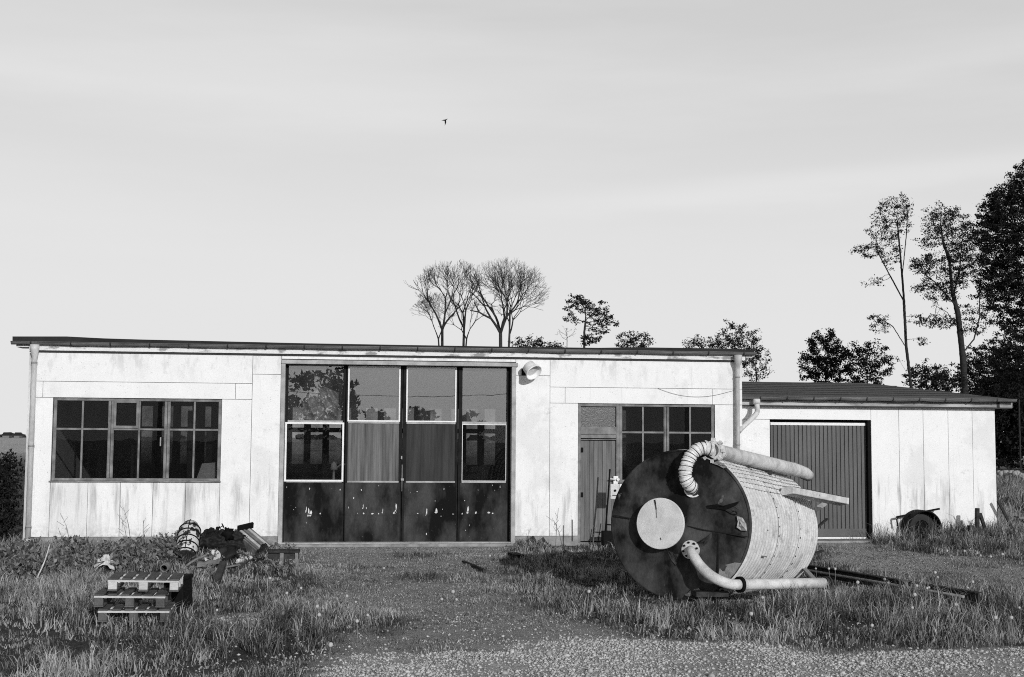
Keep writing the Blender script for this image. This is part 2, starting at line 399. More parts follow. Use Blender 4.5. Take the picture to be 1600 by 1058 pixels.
mb.box(QL, QM, .02, .24, -.3, .05); mb.box(DL-.02, DR+.02, -.10, .35, -.3, .035)
mb.build('plinth', M['plinth'], wk, bevel=.006)
MB().box(XL, XL+.2, .23, DEEP, -.2, 3.6).build('side_wall', M['wall'], wk); MB().box(XR-.2, XR, .23, DEEP, -.2, 3.6).build('side_wall', M['wall'], wk)
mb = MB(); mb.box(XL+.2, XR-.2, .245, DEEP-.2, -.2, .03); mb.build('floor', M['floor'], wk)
mb = MB()                                   # back wall with a long band of posts and glazing
mb.box(XL+.2, XR-.2, DEEP-.2, DEEP, -.2, 1.3); mb.box(XL+.2, XR-.2, DEEP-.2, DEEP, 2.78, 3.6)
x = XL+.2; rg = random.Random(8); k = 0
while x < XR-.5:
    w = rg.choice([.16, .17, .20, .42 if k % 4 == 3 else .17]); mb.box(x, x+w, DEEP-.25, DEEP-.02, 1.3, 2.78); x += w+.31; k += 1
mb.box(XL+.2, XR-.2, DEEP-.22, DEEP-.04, 2.13, 2.25)
mb.box(XL+.2, XR-.2, .3, DEEP-.3, 3.50, 3.55)
for q in (-3.6, -.2, 1.9, 4.4): mb.box(q, q+.16, 5.0, 5.16, .03, 3.5)
mb.box(3.3, 3.42, .3, 6.5, .03, 3.5); mb.box(-2.1, -1.98, .3, 3.2, .03, 3.5)
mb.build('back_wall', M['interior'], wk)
mb = MB(); mb.box(XL+.2, XR-.2, DEEP-.12, DEEP-.11, 1.3, 2.78); mb.build('back_window', M['glass_back'], wk)
# roof: felt sheet with a worn, uneven front edge
ed = [(-6.28, 3.785), (-5.33, 3.80), (-5.25, 3.785), (-4, 3.765), (-1, 3.742), (3, 3.735), (4.9, 3.742), (5.2, 3.762), (7.0, 3.765), (7.57, 3.752)]
vs, fs = [], []
for xx, zt in ed:
    vs += [(xx, -.09, 3.69), (xx, -.10, zt), (xx, DEEP/2, zt+.068*(DEEP/2)), (xx, DEEP+.2, zt+.02), (xx, DEEP+.2, 3.69)]
for i in range(len(ed)-1):
    a, b = i*5, i*5+5
    fs += [(a+q, b+q, b+q+1, a+q+1) for q in range(4)] + [(a+4, b+4, b, a)]
fs += [(0, 1, 2, 3, 4), tuple(reversed(range(len(vs)-5, len(vs))))]
MB().add(vs, fs).build('roof', M['roof'], wk)
mb = MB(); mb.box(XL-.02, XR+.06, -.022, .0, 3.545, 3.68); mb.box(XL-.25, XL-.03, -.02, .4, 3.60, 3.66); mb.box(XR+.07, XR+.2, -.02, .4, 3.60, 3.66)
mb.build('fascia', M['fascia'], wk, bevel=.003)
mb = MB(); mb.box(XL-.01, XR+.03, -.03, .0, 3.512, 3.536); mb.build('eave_shadow_strip', M['strap'], wk)  # dark strip drawn as the shadow line under the fascia
def gutter(parent, x0, x1, y, z, step, r=.062, off=.1):
    vs, fs = [], []; n = 10; S = 24
    for i in range(S+1):
        xx = x0+(x1-x0)*i/S; dz = .006*math.sin(i*1.7)
        for k in range(n+1):
            a = math.pi*k/n; vs.append((xx, y+r*math.cos(a), z+dz-r*math.sin(a)))
        for k in range(n, -1, -1):
            a = math.pi*k/n; vs.append((xx, y+(r-.006)*math.cos(a), z+dz-(r-.006)*math.sin(a)))
    L = 2*(n+1)
    for i in range(S):
        for k in range(L): fs.append((i*L+k, i*L+(k+1) % L, (i+1)*L+(k+1) % L, (i+1)*L+k))
    g = MB().add(vs, fs, True)
    g.add([(x0, y+r*math.cos(math.pi*k/n), z-r*math.sin(math.pi*k/n)) for k in range(n+1)], [tuple(range(n+1))])
    g.add([(x1, y+r*math.cos(math.pi*k/n), z-r*math.sin(math.pi*k/n)) for k in range(n+1)], [tuple(reversed(range(n+1)))])
    g.tube([(x0, y-r, z), (x1, y-r, z)], .011, 6)
    go = g.build('gutter', M['gutter'], parent)
    q = x0+off
    while q < x1:
        s = MB(); pts = [(q, y+(r+.006)*math.cos(math.pi*k/8), z-(r+.006)*math.sin(math.pi*k/8)) for k in range(9)]
        for a, b in zip(pts, pts[1:]): s.beam(a, b, .024, .006, up=(0, -.5, .5) if abs(b[2]-a[2]) < 1 else (0, 1, 0))
        s.box(q-.012, q+.012, y-r-.012, y-r+.008, z-.012, z+.016)
        s.build('bracket', M['strap'], go); q += step
    return go
gutter(wk, -6.30, 7.60, -.085, 3.692, .70, r=.054, off=.35)
pz = FX(50, -.12, 650)
mb = MB(); mb.tube([(pz+.01, -.15, 3.64), (pz+.01, -.15, 3.55), (pz+.01, -.12, 3.44), (pz, -.10, 3.36), (pz, -.10, .06)], [.085, .078, .055, .05, .05], 14)
mb.tube([(pz, -.10, .14), (pz+.0, -.12, .06), (pz+.04, -.17, .0)], .056, 12)
dp = mb.build('downpipe', M['pipe'], wk)
for zz in (3.3, 1.8, .35): MB().tube([(pz, -.10, zz), (pz, -.10, zz+.03)], .058, 14).build('pipe_clamp', M['galv'], dp)
mb = MB(); mb.box(XL-.015, XL+.06, -.012, .0, .1, 3.5); mb.build('corner_trim', M['pipe'], wk)
pz = FX(1152.5, -.1, 620)
mb = MB(); mb.tube([(pz, -.15, 3.64), (pz, -.15, 3.52), (pz, -.12, 3.44), (pz, -.09, 3.36), (pz, -.09, .06)], [.08, .072, .05, .043, .043], 14)
dp = mb.build('downpipe', M['pipe'], wk)
for zz in (3.2, 1.9, .5): MB().tube([(pz, -.09, zz), (pz, -.09, zz+.03)], .05, 14).build('pipe_clamp', M['galv'], dp)

# ---- big glazed double doors (four leaves)
mb = MB(); mb.box(DL-.04, DL+.035, -.03, .2, .02, DT); mb.box(DR-.035, DR+.045, -.03, .2, .02, DT); mb.box(X(440, py=565), X(809, py=570), -.05, .2, DT+.002, DT+.075)
mb.box(DL+.036, DR-.036, -.02, .22, .036, .06)
mb.build('door_frame', M['doorframe'], wk, bevel=.004)
LY = .17
lv = [(449, 538.5), (539.5, 628), (629, 715), (716, 801)]
rows = [(3.335, 2.315), (2.265, 1.19), (1.16, .065)]
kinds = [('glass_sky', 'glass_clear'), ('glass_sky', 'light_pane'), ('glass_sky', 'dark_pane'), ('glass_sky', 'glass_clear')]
for i, (a, b) in enumerate(lv):
    x0 = X(a, LY); x1 = X(b, LY); w = .055
    if i == 0: x0 = DL+.037
    if i == 3: x1 = DR-.04
    pr = {0: (.05, .045), 1: (.045, .055), 2: (.07, .045), 3: (.07, .075)}[i]
    mb = MB(); mb.box(x0, x0+pr[0], LY, LY+.05, .062, DT-.01); mb.box(x1-pr[1], x1, LY, LY+.05, .062, DT-.01)
    lf = mb.build('door_leaf', M['mullion'], wk, bevel=.003)
    for z1, z0 in ((DT-.01, rows[0][0]), (rows[0][1], rows[1][0]), (rows[1][1], rows[2][0]), (rows[2][1], .045)):
        MB().box(x0+pr[0], x1-pr[1], LY-.002, LY+.045, z0, z1).build('rail', M['doorframe'], lf)
    gx0, gx1 = x0+pr[0], x1-pr[1]
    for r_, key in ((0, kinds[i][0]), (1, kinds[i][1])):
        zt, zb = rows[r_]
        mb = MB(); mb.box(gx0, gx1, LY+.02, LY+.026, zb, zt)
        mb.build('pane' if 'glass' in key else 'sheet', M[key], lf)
    for r_, t in {0: [(1, .034)], 1: [(0, .028)], 2: [(0, .026)], 3: [(1, .011)]}[i]:
        zt, zb = rows[r_]; e = .025 if i != 3 else 0
        if i in (0,): gx0_, gx1_ = gx0-.045, gx1+.03
        else: gx0_, gx1_ = gx0-e*.5, gx1+e*.5
        mb = MB(); mb.box(gx0_, gx0_+t, LY-.014, LY+.01, zb-e*.6, zt+e*.6); mb.box(gx1_-t, gx1_, LY-.014, LY+.01, zb-e*.6, zt+e*.6)
        mb.box(gx0_+t, gx1_-t, LY-.013, LY+.01, zt+e*.6-t, zt+e*.6); mb.box(gx0_+t, gx1_-t, LY-.013, LY+.01, zb-e*.6, zb-e*.6+t)
        mb.build('pane_frame', M['whiteframe'], lf, bevel=.002)['label'] = 'white painted pane surround'
    mb = MB(); mb.box(gx0-.03, gx1+.03, LY-.006, LY+.02, .062, rows[2][0]-.004); mb.box(gx0-.032, gx1+.032, LY-.012, LY, .555, .567)
    lp = mb.build('lower_panel', M['steel'], lf)
    rg = random.Random(30+i); mb = MB(); W_ = gx1-gx0
    def chip(cx, cz, w, h):
        n = 9; pts = []
        for k in range(n):
            an = 2*math.pi*k/n; q = rg.uniform(.45, 1.0); pts.append((cx+w*q*math.cos(an), cz+h*q*math.sin(an)))
        mb.add([(x_, LY-.0065, z_) for x_, z_ in pts]+[(x_, LY-.009, z_) for x_, z_ in pts],
               [tuple(range(n, 2*n))]+[(k, (k+1) % n, n+(k+1) % n, n+k) for k in range(n)])
    spots = {0: [(.41, .63, .02, .09), (.45, .60, .025, .06), (.37, .67, .01, .06), (.62, .585, .012, .02)], 1: [(.33, .585, .03, .02), (.5, .58, .03, .022), (.62, .58, .012, .02), (.93, .60, .035, .03), (.96, .7, .015, .1), (.32, .72, .008, .05), (.70, .64, .008, .05)],
             2: [(.25, .585, .02, .012), (.43, .62, .015, .07), (.63, .65, .03, .06), (.97, .57, .02, .02), (.60, .82, .01, .01), (.43, .20, .012, .025)], 3: [(.02, .58, .012, .02), (.15, .66, .02, .07), (.33, .60, .025, .03), (.62, .60, .045, .03), (.7, .585, .02, .02), (.1, .27, .01, .01)]}[i]
    for u, z, w, h in spots:
        chip(gx0+W_*u, z, w, h)
        if h > .04: chip(gx0+W_*u-.01, z-h*.8, w*1.2, h*.4)
    for k in range(6): chip(gx0+W_*rg.random(), rg.choice([rg.uniform(.57, 1.1), rg.uniform(1.02, 1.12), rg.uniform(.15, .9)]), rg.uniform(.003, .013), rg.uniform(.004, .028))
    mb.build('paint_chip', M['chip'], lp)
mb = MB(); mb.box(X(629, LY)-.03, X(629, LY)-.005, LY-.05, LY, 1.6, 1.66); mb.tube([(X(629, LY)-.005, LY-.055, 1.0), (X(629, LY)-.005, LY-.055, 1.5)], .008, 6)
mb.box(X(629, LY)-.025, X(629, LY)+.03, LY-.07, LY-.03, 1.2, 1.24); mb.build('door_bolt', M['galv'], wk)
# crumpled plastic sheet hanging behind the first upper pane
vs, fs = [], []; NX, NZ = 60, 60; rg = random.Random(3)
xa, xb = DL+.35, DL+1.02
for iz in range(NZ+1):
    for ix in range(NX+1):
        u, v = ix/NX, iz/NZ
        d = .05*math.sin(9*u+14*v*u+3*v)+.03*math.sin(23*v-11*u*v)+.02*math.sin(31*u+9*v)
        vs.append((xa+(xb-xa)*u, LY+.13+d, 2.33+.62*v*(1.0-.45*abs(u-.62))))
for iz in range(NZ):
    for ix in range(NX): a = iz*(NX+1)+ix; fs.append((a, a+1, a+NX+2, a+NX+1))
sh = MB().add(vs, fs, True).build('plastic_sheet', mat('cloudy_sheet', .55, .18, 4, 5, rough=.3, spec=1.0, bump=.0), origin=(DL+.5, .3, 2.33))
tag(sh, 'crumpled cloudy plastic sheet behind the top left pane of the big doors', 'sheet')

# ---- casement windows
def window(parent, x0, x1, z0, z1, bays, tz, y, name='window', little=None, bottom_sill=True, fw=.05):
    mb = MB(); D = .07
    mb.box(x0, x0+fw, y, y+D, z0, z1); mb.box(x1-fw, x1, y, y+D, z0, z1)
    mb.box(x0+fw, x1-fw, y+.001, y+D, z1-fw*.9, z1); mb.box(x0+fw, x1-fw, y+.001, y+D, z0, z0+fw*.9)
    n = len(bays)-1
    for b in bays[1:-1]: mb.box(b-.042, b-.004, y-.002, y+D, z0+fw, z1-fw); mb.box(b+.004, b+.042, y-.002, y+D, z0+fw, z1-fw)
    for i in range(n):
        a = bays[i]+(.042 if i else fw); b = bays[i+1]-(.042 if i < n-1 else fw); c = (a+b)/2
        mb.box(c-.017, c+.017, y+.012, y+D-.01, z0+fw*.9, z1-fw*.9)
        mb.box(a, c-.0172, y+.011, y+D-.012, tz-.018, tz+.018); mb.box(c+.0172, b, y+.011, y+D-.012, tz-.018, tz+.018)
        for s in (a, b-.012): mb.box(s, s+.012, y+.008, y+.03, z0+fw*.9, z1-fw*.9)
    w = mb.build(name, M['frame'], parent, bevel=.004)
    MB().box(x0+fw*.5, x1-fw*.5, y+.036, y+.041, z0+fw*.5, z1-fw*.5).build('pane', M['glass_win'], w)
    if little:
        a, b, c, d = little; t = .045; mb = MB()
        mb.box(a, a+t, y-.012, y+.03, c, d); mb.box(b-t, b, y-.012, y+.03, c, d); mb.box(a+t, b-t, y-.011, y+.03, d-t, d); mb.box(a+t, b-t, y-.011, y+.03, c, c+t)
        mb.build('casement', M['frame'], w, bevel=.004)
    if bottom_sill: MB().box(x0-.03, x1+.02, -.035, y+.02, z0-.025, z0-.001).build('sill', M['frame'], w, bevel=.004)
    return w
y_ = .035
bays = [WL, X(172.5, y_, 690), X(260.5, y_, 690), WR]
tz = FZ(671, 220, y_)
window(wk, WL+.005, WR-.005, WB+.005, WT-.005, bays, tz, y_, little=(bays[1]+.045, (bays[1]+bays[2])/2-.01, tz+.02, WT-.04))
window(wk, QM+.005, QR-.005, WB+.005, 2.675, [QM, X(1041.5, y_, 690), QR], FZ(676, 1041, y_), y_)
MB().obox((bays[1]+.9, -.0, 1.9), (.01, .02, .08)).build('window_catch', M['galv'], wk)
# boards and papers seen through the left window
def simple(mbv, name, m, label, cat, group=None, origin=None, bevel=0):
    V = np.array(mbv.v); o = origin if origin is not None else (V[:, 0].mean(), V[:, 1].mean(), V[:, 2].min())
    ob = mbv.build(name, M[m] if isinstance(m, str) else m, origin=o, bevel=bevel); tag(ob, label, cat, group); return ob
mb = MB(); c = F(318, 742, .35)
mb.add([(c[0]-.12, .25, 1.2), (c[0]+.27, .35, 1.2), (c[0]+.22, .36, 1.52), (c[0]-.02, .26, 1.50), (c[0]+.0, .5, 1.2), (c[0]+.3, .55, 1.55)], [(0, 1, 2), (0, 2, 3), (1, 4, 5), (1, 5, 2), (0, 4, 1)])
simple(mb, 'paper_sheet', mat('window_paper', .85, .6, 12), 'folded pale paper leaning inside the lower right pane of the left window', 'paper')
for k, (a, b, z1, y) in enumerate([(205, 218, 2.4, .9), (292, 306, 2.5, 1.2), (322, 333, 2.1, .8)]):
    mb = MB(); mb.box(X(a, y), X(b, y), y, y+.05, .04, z1)
    simple(mb, 'board', 'board', ['upright dark board behind the middle of the left window', 'tall upright board behind the third bay of the left window', 'shorter board behind the right bay of the left window'][k], 'board')
# workbench inside
wb = thing('workbench', (-.7, 4.0, .03), 'dark workbench standing inside behind the clear pane of the left door', 'workbench')
MB().box(-1.5, .3, 3.7, 4.4, .9, .98).build('bench_top', M['rust'], wb)
for q in (-1.4, .14):
    for yy in (3.76, 4.28): MB().box(q, q+.08, yy, yy+.08, .03, .9).build('leg', M['rust'], wb)
mb = MB(); mb.lathe([(0, .11), (.03, .11), (.04, .03), (.32, .025), (.33, .09), (.46, .05), (.5, .01)], (-.55, 4.0, .98), (0, 0, 1), 16)
mb.tube([(-.55, 4, 1.3), (-.35, 4, 1.45), (-.2, 4, 1.3)], .02, 6)
simple(mb, 'drill_press', mat('pale_metal', .3, .15), 'small bench machine with pale head on the workbench inside', 'machine')

# ---- side door with transom light
mb = MB(); ZT = 2.675
mb.box(QL, QL+.05, .01, .12, .05, ZT); mb.box(QM-.06, QM, .01, .12, .05, ZT); mb.box(QL+.05, QM-.06, .012, .12, ZT-.05, ZT); mb.box(QL+.05, QM-.06, .008, .12, 2.09, 2.235); mb.box(QL+.05, QM-.06, .02, .12, 1.985, 2.0)
mb.box(QL+.05, QM-.06, .03, .12, 2.018, 2.089)
df = mb.build('side_door_frame', M['frame'], wk, bevel=.004)
MB().box(QL+.051, QM-.061, .10, .118, 1.96, 2.02).build('dark_gap_backing', M['black'], df)  # black backing added so the gap above the door stays dark
MB().box(QL+.05, QM-.06, .06, .07, 2.235, ZT-.05).build('transom_pane', M['rib_glass'], df)
mb = MB(); nb = 8; x0, x1 = QL+.055, QM-.065
for k in range(nb):
    a = x0+(x1-x0)*k/nb; b = x0+(x1-x0)*(k+1)/nb; mb.box(a+.003, b-.003, .055+(k % 2)*.002, .09, .07, 1.97)
mb.box(x0, x1, .07, .095, .07, 1.97)
dd = mb.build('side_door', M['plank'], wk, bevel=.003)
hx = x1-.02
mb = MB(); mb.box(hx-.03, hx+.06, .0, .03, 1.10, 1.30); mb.tube([(hx, .0, 1.24), (hx, -.06, 1.24), (hx-.11, -.065, 1.25)], .012, 8); mb.tube([(hx+.05, .0, 1.24), (hx+.05, -.05, 1.24)], .028, 10)
mb.build('door_handle', M['whiteframe'], dd)
for zz in (.9, 1.75): MB().box(x0-.01, x0+.05, .035, .055, zz, zz+.09).build('hinge', M['black'], dd)

# ---- flood lamp beside the doors
c = F(832, 577, -.3)
lm = thing('wall_lamp', (c[0]-.15, 0, c[2]), 'white round metal floodlight on a dark bracket at the top right of the big doors', 'lamp')
la = np.array((.42, -.62, -.62)); la /= np.linalg.norm(la); lo_ = np.array((c[0]-.07, -.20, c[2]+.07))
MB().lathe([(0, .0), (0, .10), (.02, .125), (.10, .13), (.18, .15), (.22, .165), (.22, .158), (.18, .14), (.12, .10)], lo_, la, 32).build('lamp_shade', M['whiteframe'], lm)
MB().lathe([(.15, .0), (.15, .13)], lo_, la, 28).build('lens', M['hatch'], lm)
mb = MB(); mb.box(c[0]-.17, c[0]-.09, -.03, 0, c[2]-.10, c[2]+.02); mb.tube([(c[0]-.13, -.01, c[2]-.03), (c[0]-.13, -.12, c[2]+.0), (c[0]-.08, -.19, c[2]+.06)], .016, 8)
mb.build('bracket', M['black'], lm)
# loose cable on the right wall
pts = [F(1028, 607, -.02), F(1055, 616, -.02), F(1085, 620, -.025), F(1115, 618, -.02), F(1147, 610, -.02)]
mb = MB(); mb.tube(smooth_path(pts, 5), .003, 5); simple(mb, 'cable', 'gutter', 'thin cable sagging across the white wall above the right window', 'cable')

# ================================================================== annex garage
AY, AL, AR = .8, 7.36, 12.92
an = thing('garage_annex', (10.2, AY, 0), 'lower white garage with ribbed steel door and shallow grey felt roof', 'building')
GL, GR, GT = 8.16, 10.27, 2.42
xs = [GR]+[X(q, AY, 700) for q in (1405, 1443, 1482, 1520)]+[AR]
mb = MB(); panels(mb, [(AL, GL, -.1, GT), (AL, GR, GT, 2.70)]+[(xs[i], xs[i+1], -.1, 2.70) for i in range(5)], AY, AY+.03, .008)
mb.build('front_wall', M['wall'], an, bevel=.002)
mb = MB(); mb.box(AL+.01, GL, AY+.025, AY+.2, -.2, 2.78); mb.box(GL, GR, AY+.025, AY+.2, GT, 2.78); mb.box(GR, AR-.01, AY+.025, AY+.2, -.2, 2.78)
mb.box(AR-.2, AR-.01, AY+.2, AY+7.8, -.2, 2.78); mb.box(AL+.01, AR-.2, AY+7.6, AY+7.8, -.2, 3.2)
mb.build('wall_core', M['joint'], an)
mb = MB(); mb.box(AR-.012, AR, AY+.035, AY+7.8, -.2, 2.78); mb.build('side_wall', M['wall'], an)
# door: corrugated steel
mb = MB(); n = 23; wdt = (GR-.065-(GL+.03))/n; zt, zb = 2.31, .235; yb = AY+.13
prof = []
for k in range(n):
    a = GL+.03+k*wdt; prof += [(a, yb), (a+wdt*.62, yb), (a+wdt*.70, yb+.025), (a+wdt*.92, yb+.025)]
prof.append((GL+.03+n*wdt, yb))
vs = [(a, b, z) for z in (zb, zt) for a, b in prof]; L = len(prof)
mb.add(vs, [(k, k+1, L+k+1, L+k) for k in range(L-1)])
mb.box(GL+.03, GR-.065, yb-.004, yb+.03, .07, zb); mb.box(GL+.03, GR-.065, yb+.03, yb+.05, zb, zt)
gd = mb.build('garage_door', M['garage'], an)
MB().box(GL+.03, GR-.065, yb-.008, yb+.03, zt, zt+.055).build('top_rail', M['whiteframe'], gd)
MB().box(GL+.03, GR-.065, yb-.012, yb+.03, .035, .066).build('bottom_rail', M['whiteframe'], gd)
mb = MB(); mb.box(GR-.058, GR-.0, AY+.03, AY+.2, .0, GT-.001); mb.box(GL, GR-.065, AY+.14, AY+.2, zt+.06, GT-.001); mb.box(GL, GL+.028, AY+.05, AY+.2, 0, zt+.05)
mb.build('door_reveal_shade', M['black'], an)  # black strips put in for the shade of the door reveal
MB().box(GL-.1, GR+.1, AY-.35, AY+.5, -.2, .03).build('threshold', M['plinth'], an, bevel=.01)
mb = MB(); mb.box(AL+.0, AR+.0, AY-.12, AY-.098, 2.70, 2.80); mb.box(AR+.03, AR+.32, AY-.12, AY-.098, 2.70, 2.80); mb.build('fascia', M['fascia_dirty'], an, bevel=.003)
mb = MB(); mb.box(AL, AR+.31, AY-.128, AY-.10, 2.672, 2.699); mb.box(AR-.02, AR+.04, AY-.13, AY-.09, 2.70, 2.82); mb.build('eave_shadow_strip', M['strap'], an)  # eave shadow strip as on the workshop; upright bar covers the fascia joint
mb = MB(); mb.box(AL, AR+.25, AY-.095, AY+.02, 2.715, 2.74); mb.build('soffit', M['wall'], an)
rise = .085
vs, fs = [], []; NX, NY = 24, 12; rg = random.Random(6)
for iy in range(NY+1):
    for ix in range(NX+1):
        y = AY-.2+7.6*iy/NY; vs.append((AL-.02+(13.23-AL+.02)*ix/NX, y, 2.872+rise*(y-AY+.2)+(rg.uniform(-.006, .006) if iy else 0)))
for iy in range(NY):
    for ix in range(NX): a = iy*(NX+1)+ix; fs.append((a, a+1, a+NX+2, a+NX+1))
mb = MB().add(vs, fs); mb.add([(AL-.02, AY-.2, 2.81), (13.23, AY-.2, 2.81), (13.23, AY-.2, 2.871), (AL-.02, AY-.2, 2.871)], [(0, 1, 2, 3)])
zb_ = 2.872+rise*7.6; mb.add([(13.23, AY-.2, 2.81), (13.23, AY+7.4, 2.81), (13.23, AY+7.4, zb_), (13.23, AY-.2, 2.872)], [(0, 1, 2, 3)])
mb.add([(AL-.02, AY+7.4, 2.7), (13.23, AY+7.4, 2.7), (13.23, AY+7.4, zb_), (AL-.02, AY+7.4, zb_)], [(3, 2, 1, 0)])
mb.build('roof', M['roof2'], an)
mb = MB()
for k in range(1, 8): yy = AY-.2+k*.95; mb.box(AL, 13.22, yy, yy+.012, 2.875+rise*(yy-AY+.2), 2.887+rise*(yy-AY+.2))
mb.build('felt_lap', M['roof'], an)
gutter(an, 7.42, 13.24, AY-.25, 2.862, .55, off=.45, r=.06)
a0 = F(1182, 628, AY-.25)
mb = MB(); mb.tube([(a0[0], AY-.25, 2.82), (a0[0], AY-.25, 2.72)], .075, 12); mb.tube(smooth_path([(a0[0], AY-.25, 2.76), (a0[0], AY-.3, 2.62), (a0[0]-.1, AY-.5, 2.5), (pz+.15, .05, 2.26), (pz+.02, -.07, 2.16)], 5), .05, 12)
mb.build('downpipe', M['pipe'], an)
# ================================================================== ground, gravel, grass
def poly(px): return np.array([G(*p)[:2] for p in px])
D1 = poly([(455, 857), (805, 852), (795, 880), (800, 905), (830, 935), (880, 975), (1000, 997), (1300, 1006), (1620, 1000), (2100, 1000), (2300, 1500), (300, 1500), (540, 1058), (520, 1000), (500, 950), (480, 900)])
D2 = poly([(535, 1040), (640, 1022), (760, 1018), (850, 1004), (1000, 1002), (1300, 1012), (1620, 1007), (2100, 1005), (2300, 1500), (300, 1500), (500, 1075)])
D3 = poly([(1255, 846), (1372, 845), (1400, 856), (1480, 866), (1620, 880), (1900, 890), (1900, 940), (1600, 925), (1450, 905), (1290, 882)])
D4 = poly([(446, 846), (803, 846), (790, 857), (650, 862), (460, 862)])
D5 = poly([(295, 955), (420, 950), (430, 965), (400, 985), (330, 980)])
def sdist(poly, pts):                      # signed distance, positive inside
    n = len(poly); d = np.full(len(pts), 1e9); ins = np.zeros(len(pts), bool)
    for i in range(n):
        a = poly[i]; b = poly[(i+1) % n]; e = b-a; w = pts-a
        t = np.clip((w@e)/(e@e), 0, 1); q = w-t[:, None]*e; d = np.minimum(d, np.hypot(q[:, 0], q[:, 1]))
        c = ((a[1] <= pts[:, 1]) & (b[1] > pts[:, 1])) | ((b[1] <= pts[:, 1]) & (a[1] > pts[:, 1]))
        with np.errstate(divide='ignore', invalid='ignore'): xi = a[0]+(pts[:, 1]-a[1])/(b[1]-a[1] if b[1] != a[1] else 1)*(b[0]-a[0])
        ins ^= c & (pts[:, 0] < xi)
    return np.where(ins, d, -d)
_rs = np.random.RandomState(5); _G = _rs.rand(128, 128)
def vnoise(x, y, s):
    x = np.asarray(x)*s; y = np.asarray(y)*s; xi = np.floor(x).astype(int); yi = np.floor(y).astype(int); fx = x-xi; fy = y-yi
    fx = fx*fx*(3-2*fx); fy = fy*fy*(3-2*fy); g = lambda a, b: _G[a % 128, b % 128]
    return (g(xi, yi)*(1-fx)+g(xi+1, yi)*fx)*(1-fy)+(g(xi, yi+1)*(1-fx)+g(xi+1, yi+1)*fx)*fy
def fbm(x, y, s): return .5*vnoise(x, y, s)+.3*vnoise(x+31, y+7, s*2.1)+.2*vnoise(x+11, y+51, s*4.3)
def sst(v, a, b): t = np.clip((v-a)/(b-a), 0, 1); return t*t*(3-2*t)
def cover(x, y):                           # 0 bare gravel ... 1 full grass
    p = np.stack([x, y], 1); nn = (fbm(x, y, .9)-.5)*.8+(fbm(x+9, y, 3)-.5)*.5
    c = np.ones(len(x))
    k = sst(sdist(D1, p)+nn, -.35, .35); c = c*(1-k)+k*(.32+.34*sst(fbm(x, y+40, .9), .45, .65))
    k = sst(sdist(D3, p)+nn, -.3, .4); c = c*(1-k)+k*(.22+.3*sst(fbm(x+3, y, .8), .5, .65))
    k = sst(sdist(D2, p)+nn*.9, -.25, .3); c = c*(1-k)+k*(.03+.12*sst(fbm(x, y, 1.2), .55, .7))
    k = sst(sdist(D4, p)+nn*.3, -.1, .15); c = c*(1-k)+k*.10
    k = sst(sdist(D5, p)+nn*.3, -.1, .2); c = c*(1-k)+k*.25
    return c
TC = np.array([6.0, -5.2])
def hgt(x, y):
    x = np.asarray(x, float); y = np.asarray(y, float)
    h = (fbm(x, y, .35)-.5)*.14+(fbm(x+5, y+9, 1.5)-.5)*.05
    h = h*sst(-y, 0.0, 2.2)*(1-sst(-y, 60, 90))
    h = h-.13*np.exp(-((x-TC[0])**2+(y-TC[1])**2)/1.3**2)
    h = h+.16*sst(x, 10.6, 11.6)*(1-sst(x, 16, 30))*sst(y, -2.5, .5)*(1-sst(y, 3, 9))
    return h
def H(x, y): return float(hgt(np.array([x]), np.array([y]))[0])
xs = np.concatenate([-np.geomspace(2500, 9.2, 34), np.arange(-9, 16, .14), np.geomspace(16.2, 2500, 34)])
ys = np.concatenate([-np.geomspace(600, 18.2, 22), np.arange(-18, 3, .14), np.geomspace(3.2, 5000, 46)])
XX, YY = np.meshgrid(xs, ys); xf, yf = XX.ravel(), YY.ravel()
hh = hgt(xf, yf)-.012
near = (xf > -12) & (xf < 20) & (yf > -20) & (yf < 6)
cv = np.ones(len(xf)); cv[near] = cover(xf[near], yf[near])
nx, ny = len(xs), len(ys); ii = (np.arange(ny-1)[:, None]*nx+np.arange(nx-1)).ravel()
fc = np.stack([ii, ii+1, ii+nx+1, ii+nx], 1)
g = np_mesh('ground', np.stack([xf, yf, hh], 1), fc.ravel(), np.full(len(fc), 4), M['ground'], attr={'grass': cv}, smooth=True)
tag(g, 'rough yard of gravel and worn turf reaching flat fields behind the workshop', None, None, 'structure')

rs = np.random.RandomState(12)
def blades(bx, by, hgt_, wid, lean, tone, z0=None):
    n = len(bx); a = rs.rand(n)*6.2832; la = rs.rand(n)*6.2832
    z0 = hgt(bx, by)-.012 if z0 is None else z0
    dx, dy = np.cos(a)*wid*.5, np.sin(a)*wid*.5; lx, ly = np.cos(la)*lean, np.sin(la)*lean
    V = np.empty((n, 5, 3), np.float32)
    V[:, 0] = np.stack([bx-dx, by-dy, z0], 1); V[:, 1] = np.stack([bx+dx, by+dy, z0], 1)
    V[:, 2] = np.stack([bx+dx*.8+lx*.35, by+dy*.8+ly*.35, z0+hgt_*.6], 1); V[:, 3] = np.stack([bx-dx*.8+lx*.35, by-dy*.8+ly*.35, z0+hgt_*.6], 1)
    V[:, 4] = np.stack([bx+lx, by+ly, z0+hgt_*(1-.25*np.minimum(lean/np.maximum(hgt_, .01), 1.5))], 1)
    b = np.arange(n)*5
    fl = np.stack([b, b+1, b+2, b+3, b+3, b+2, b+4], 1).ravel(); sz = np.tile([4, 3], n)
    return V.reshape(-1, 3), fl, sz, np.repeat(tone, 5)
def occupied(x, y):                        # inside the buildings
    return ((x > XL-.02) & (x < XR) & (y > -.06)) | ((x > XR-.1) & (x < AR+.02) & (y > AY-.03))
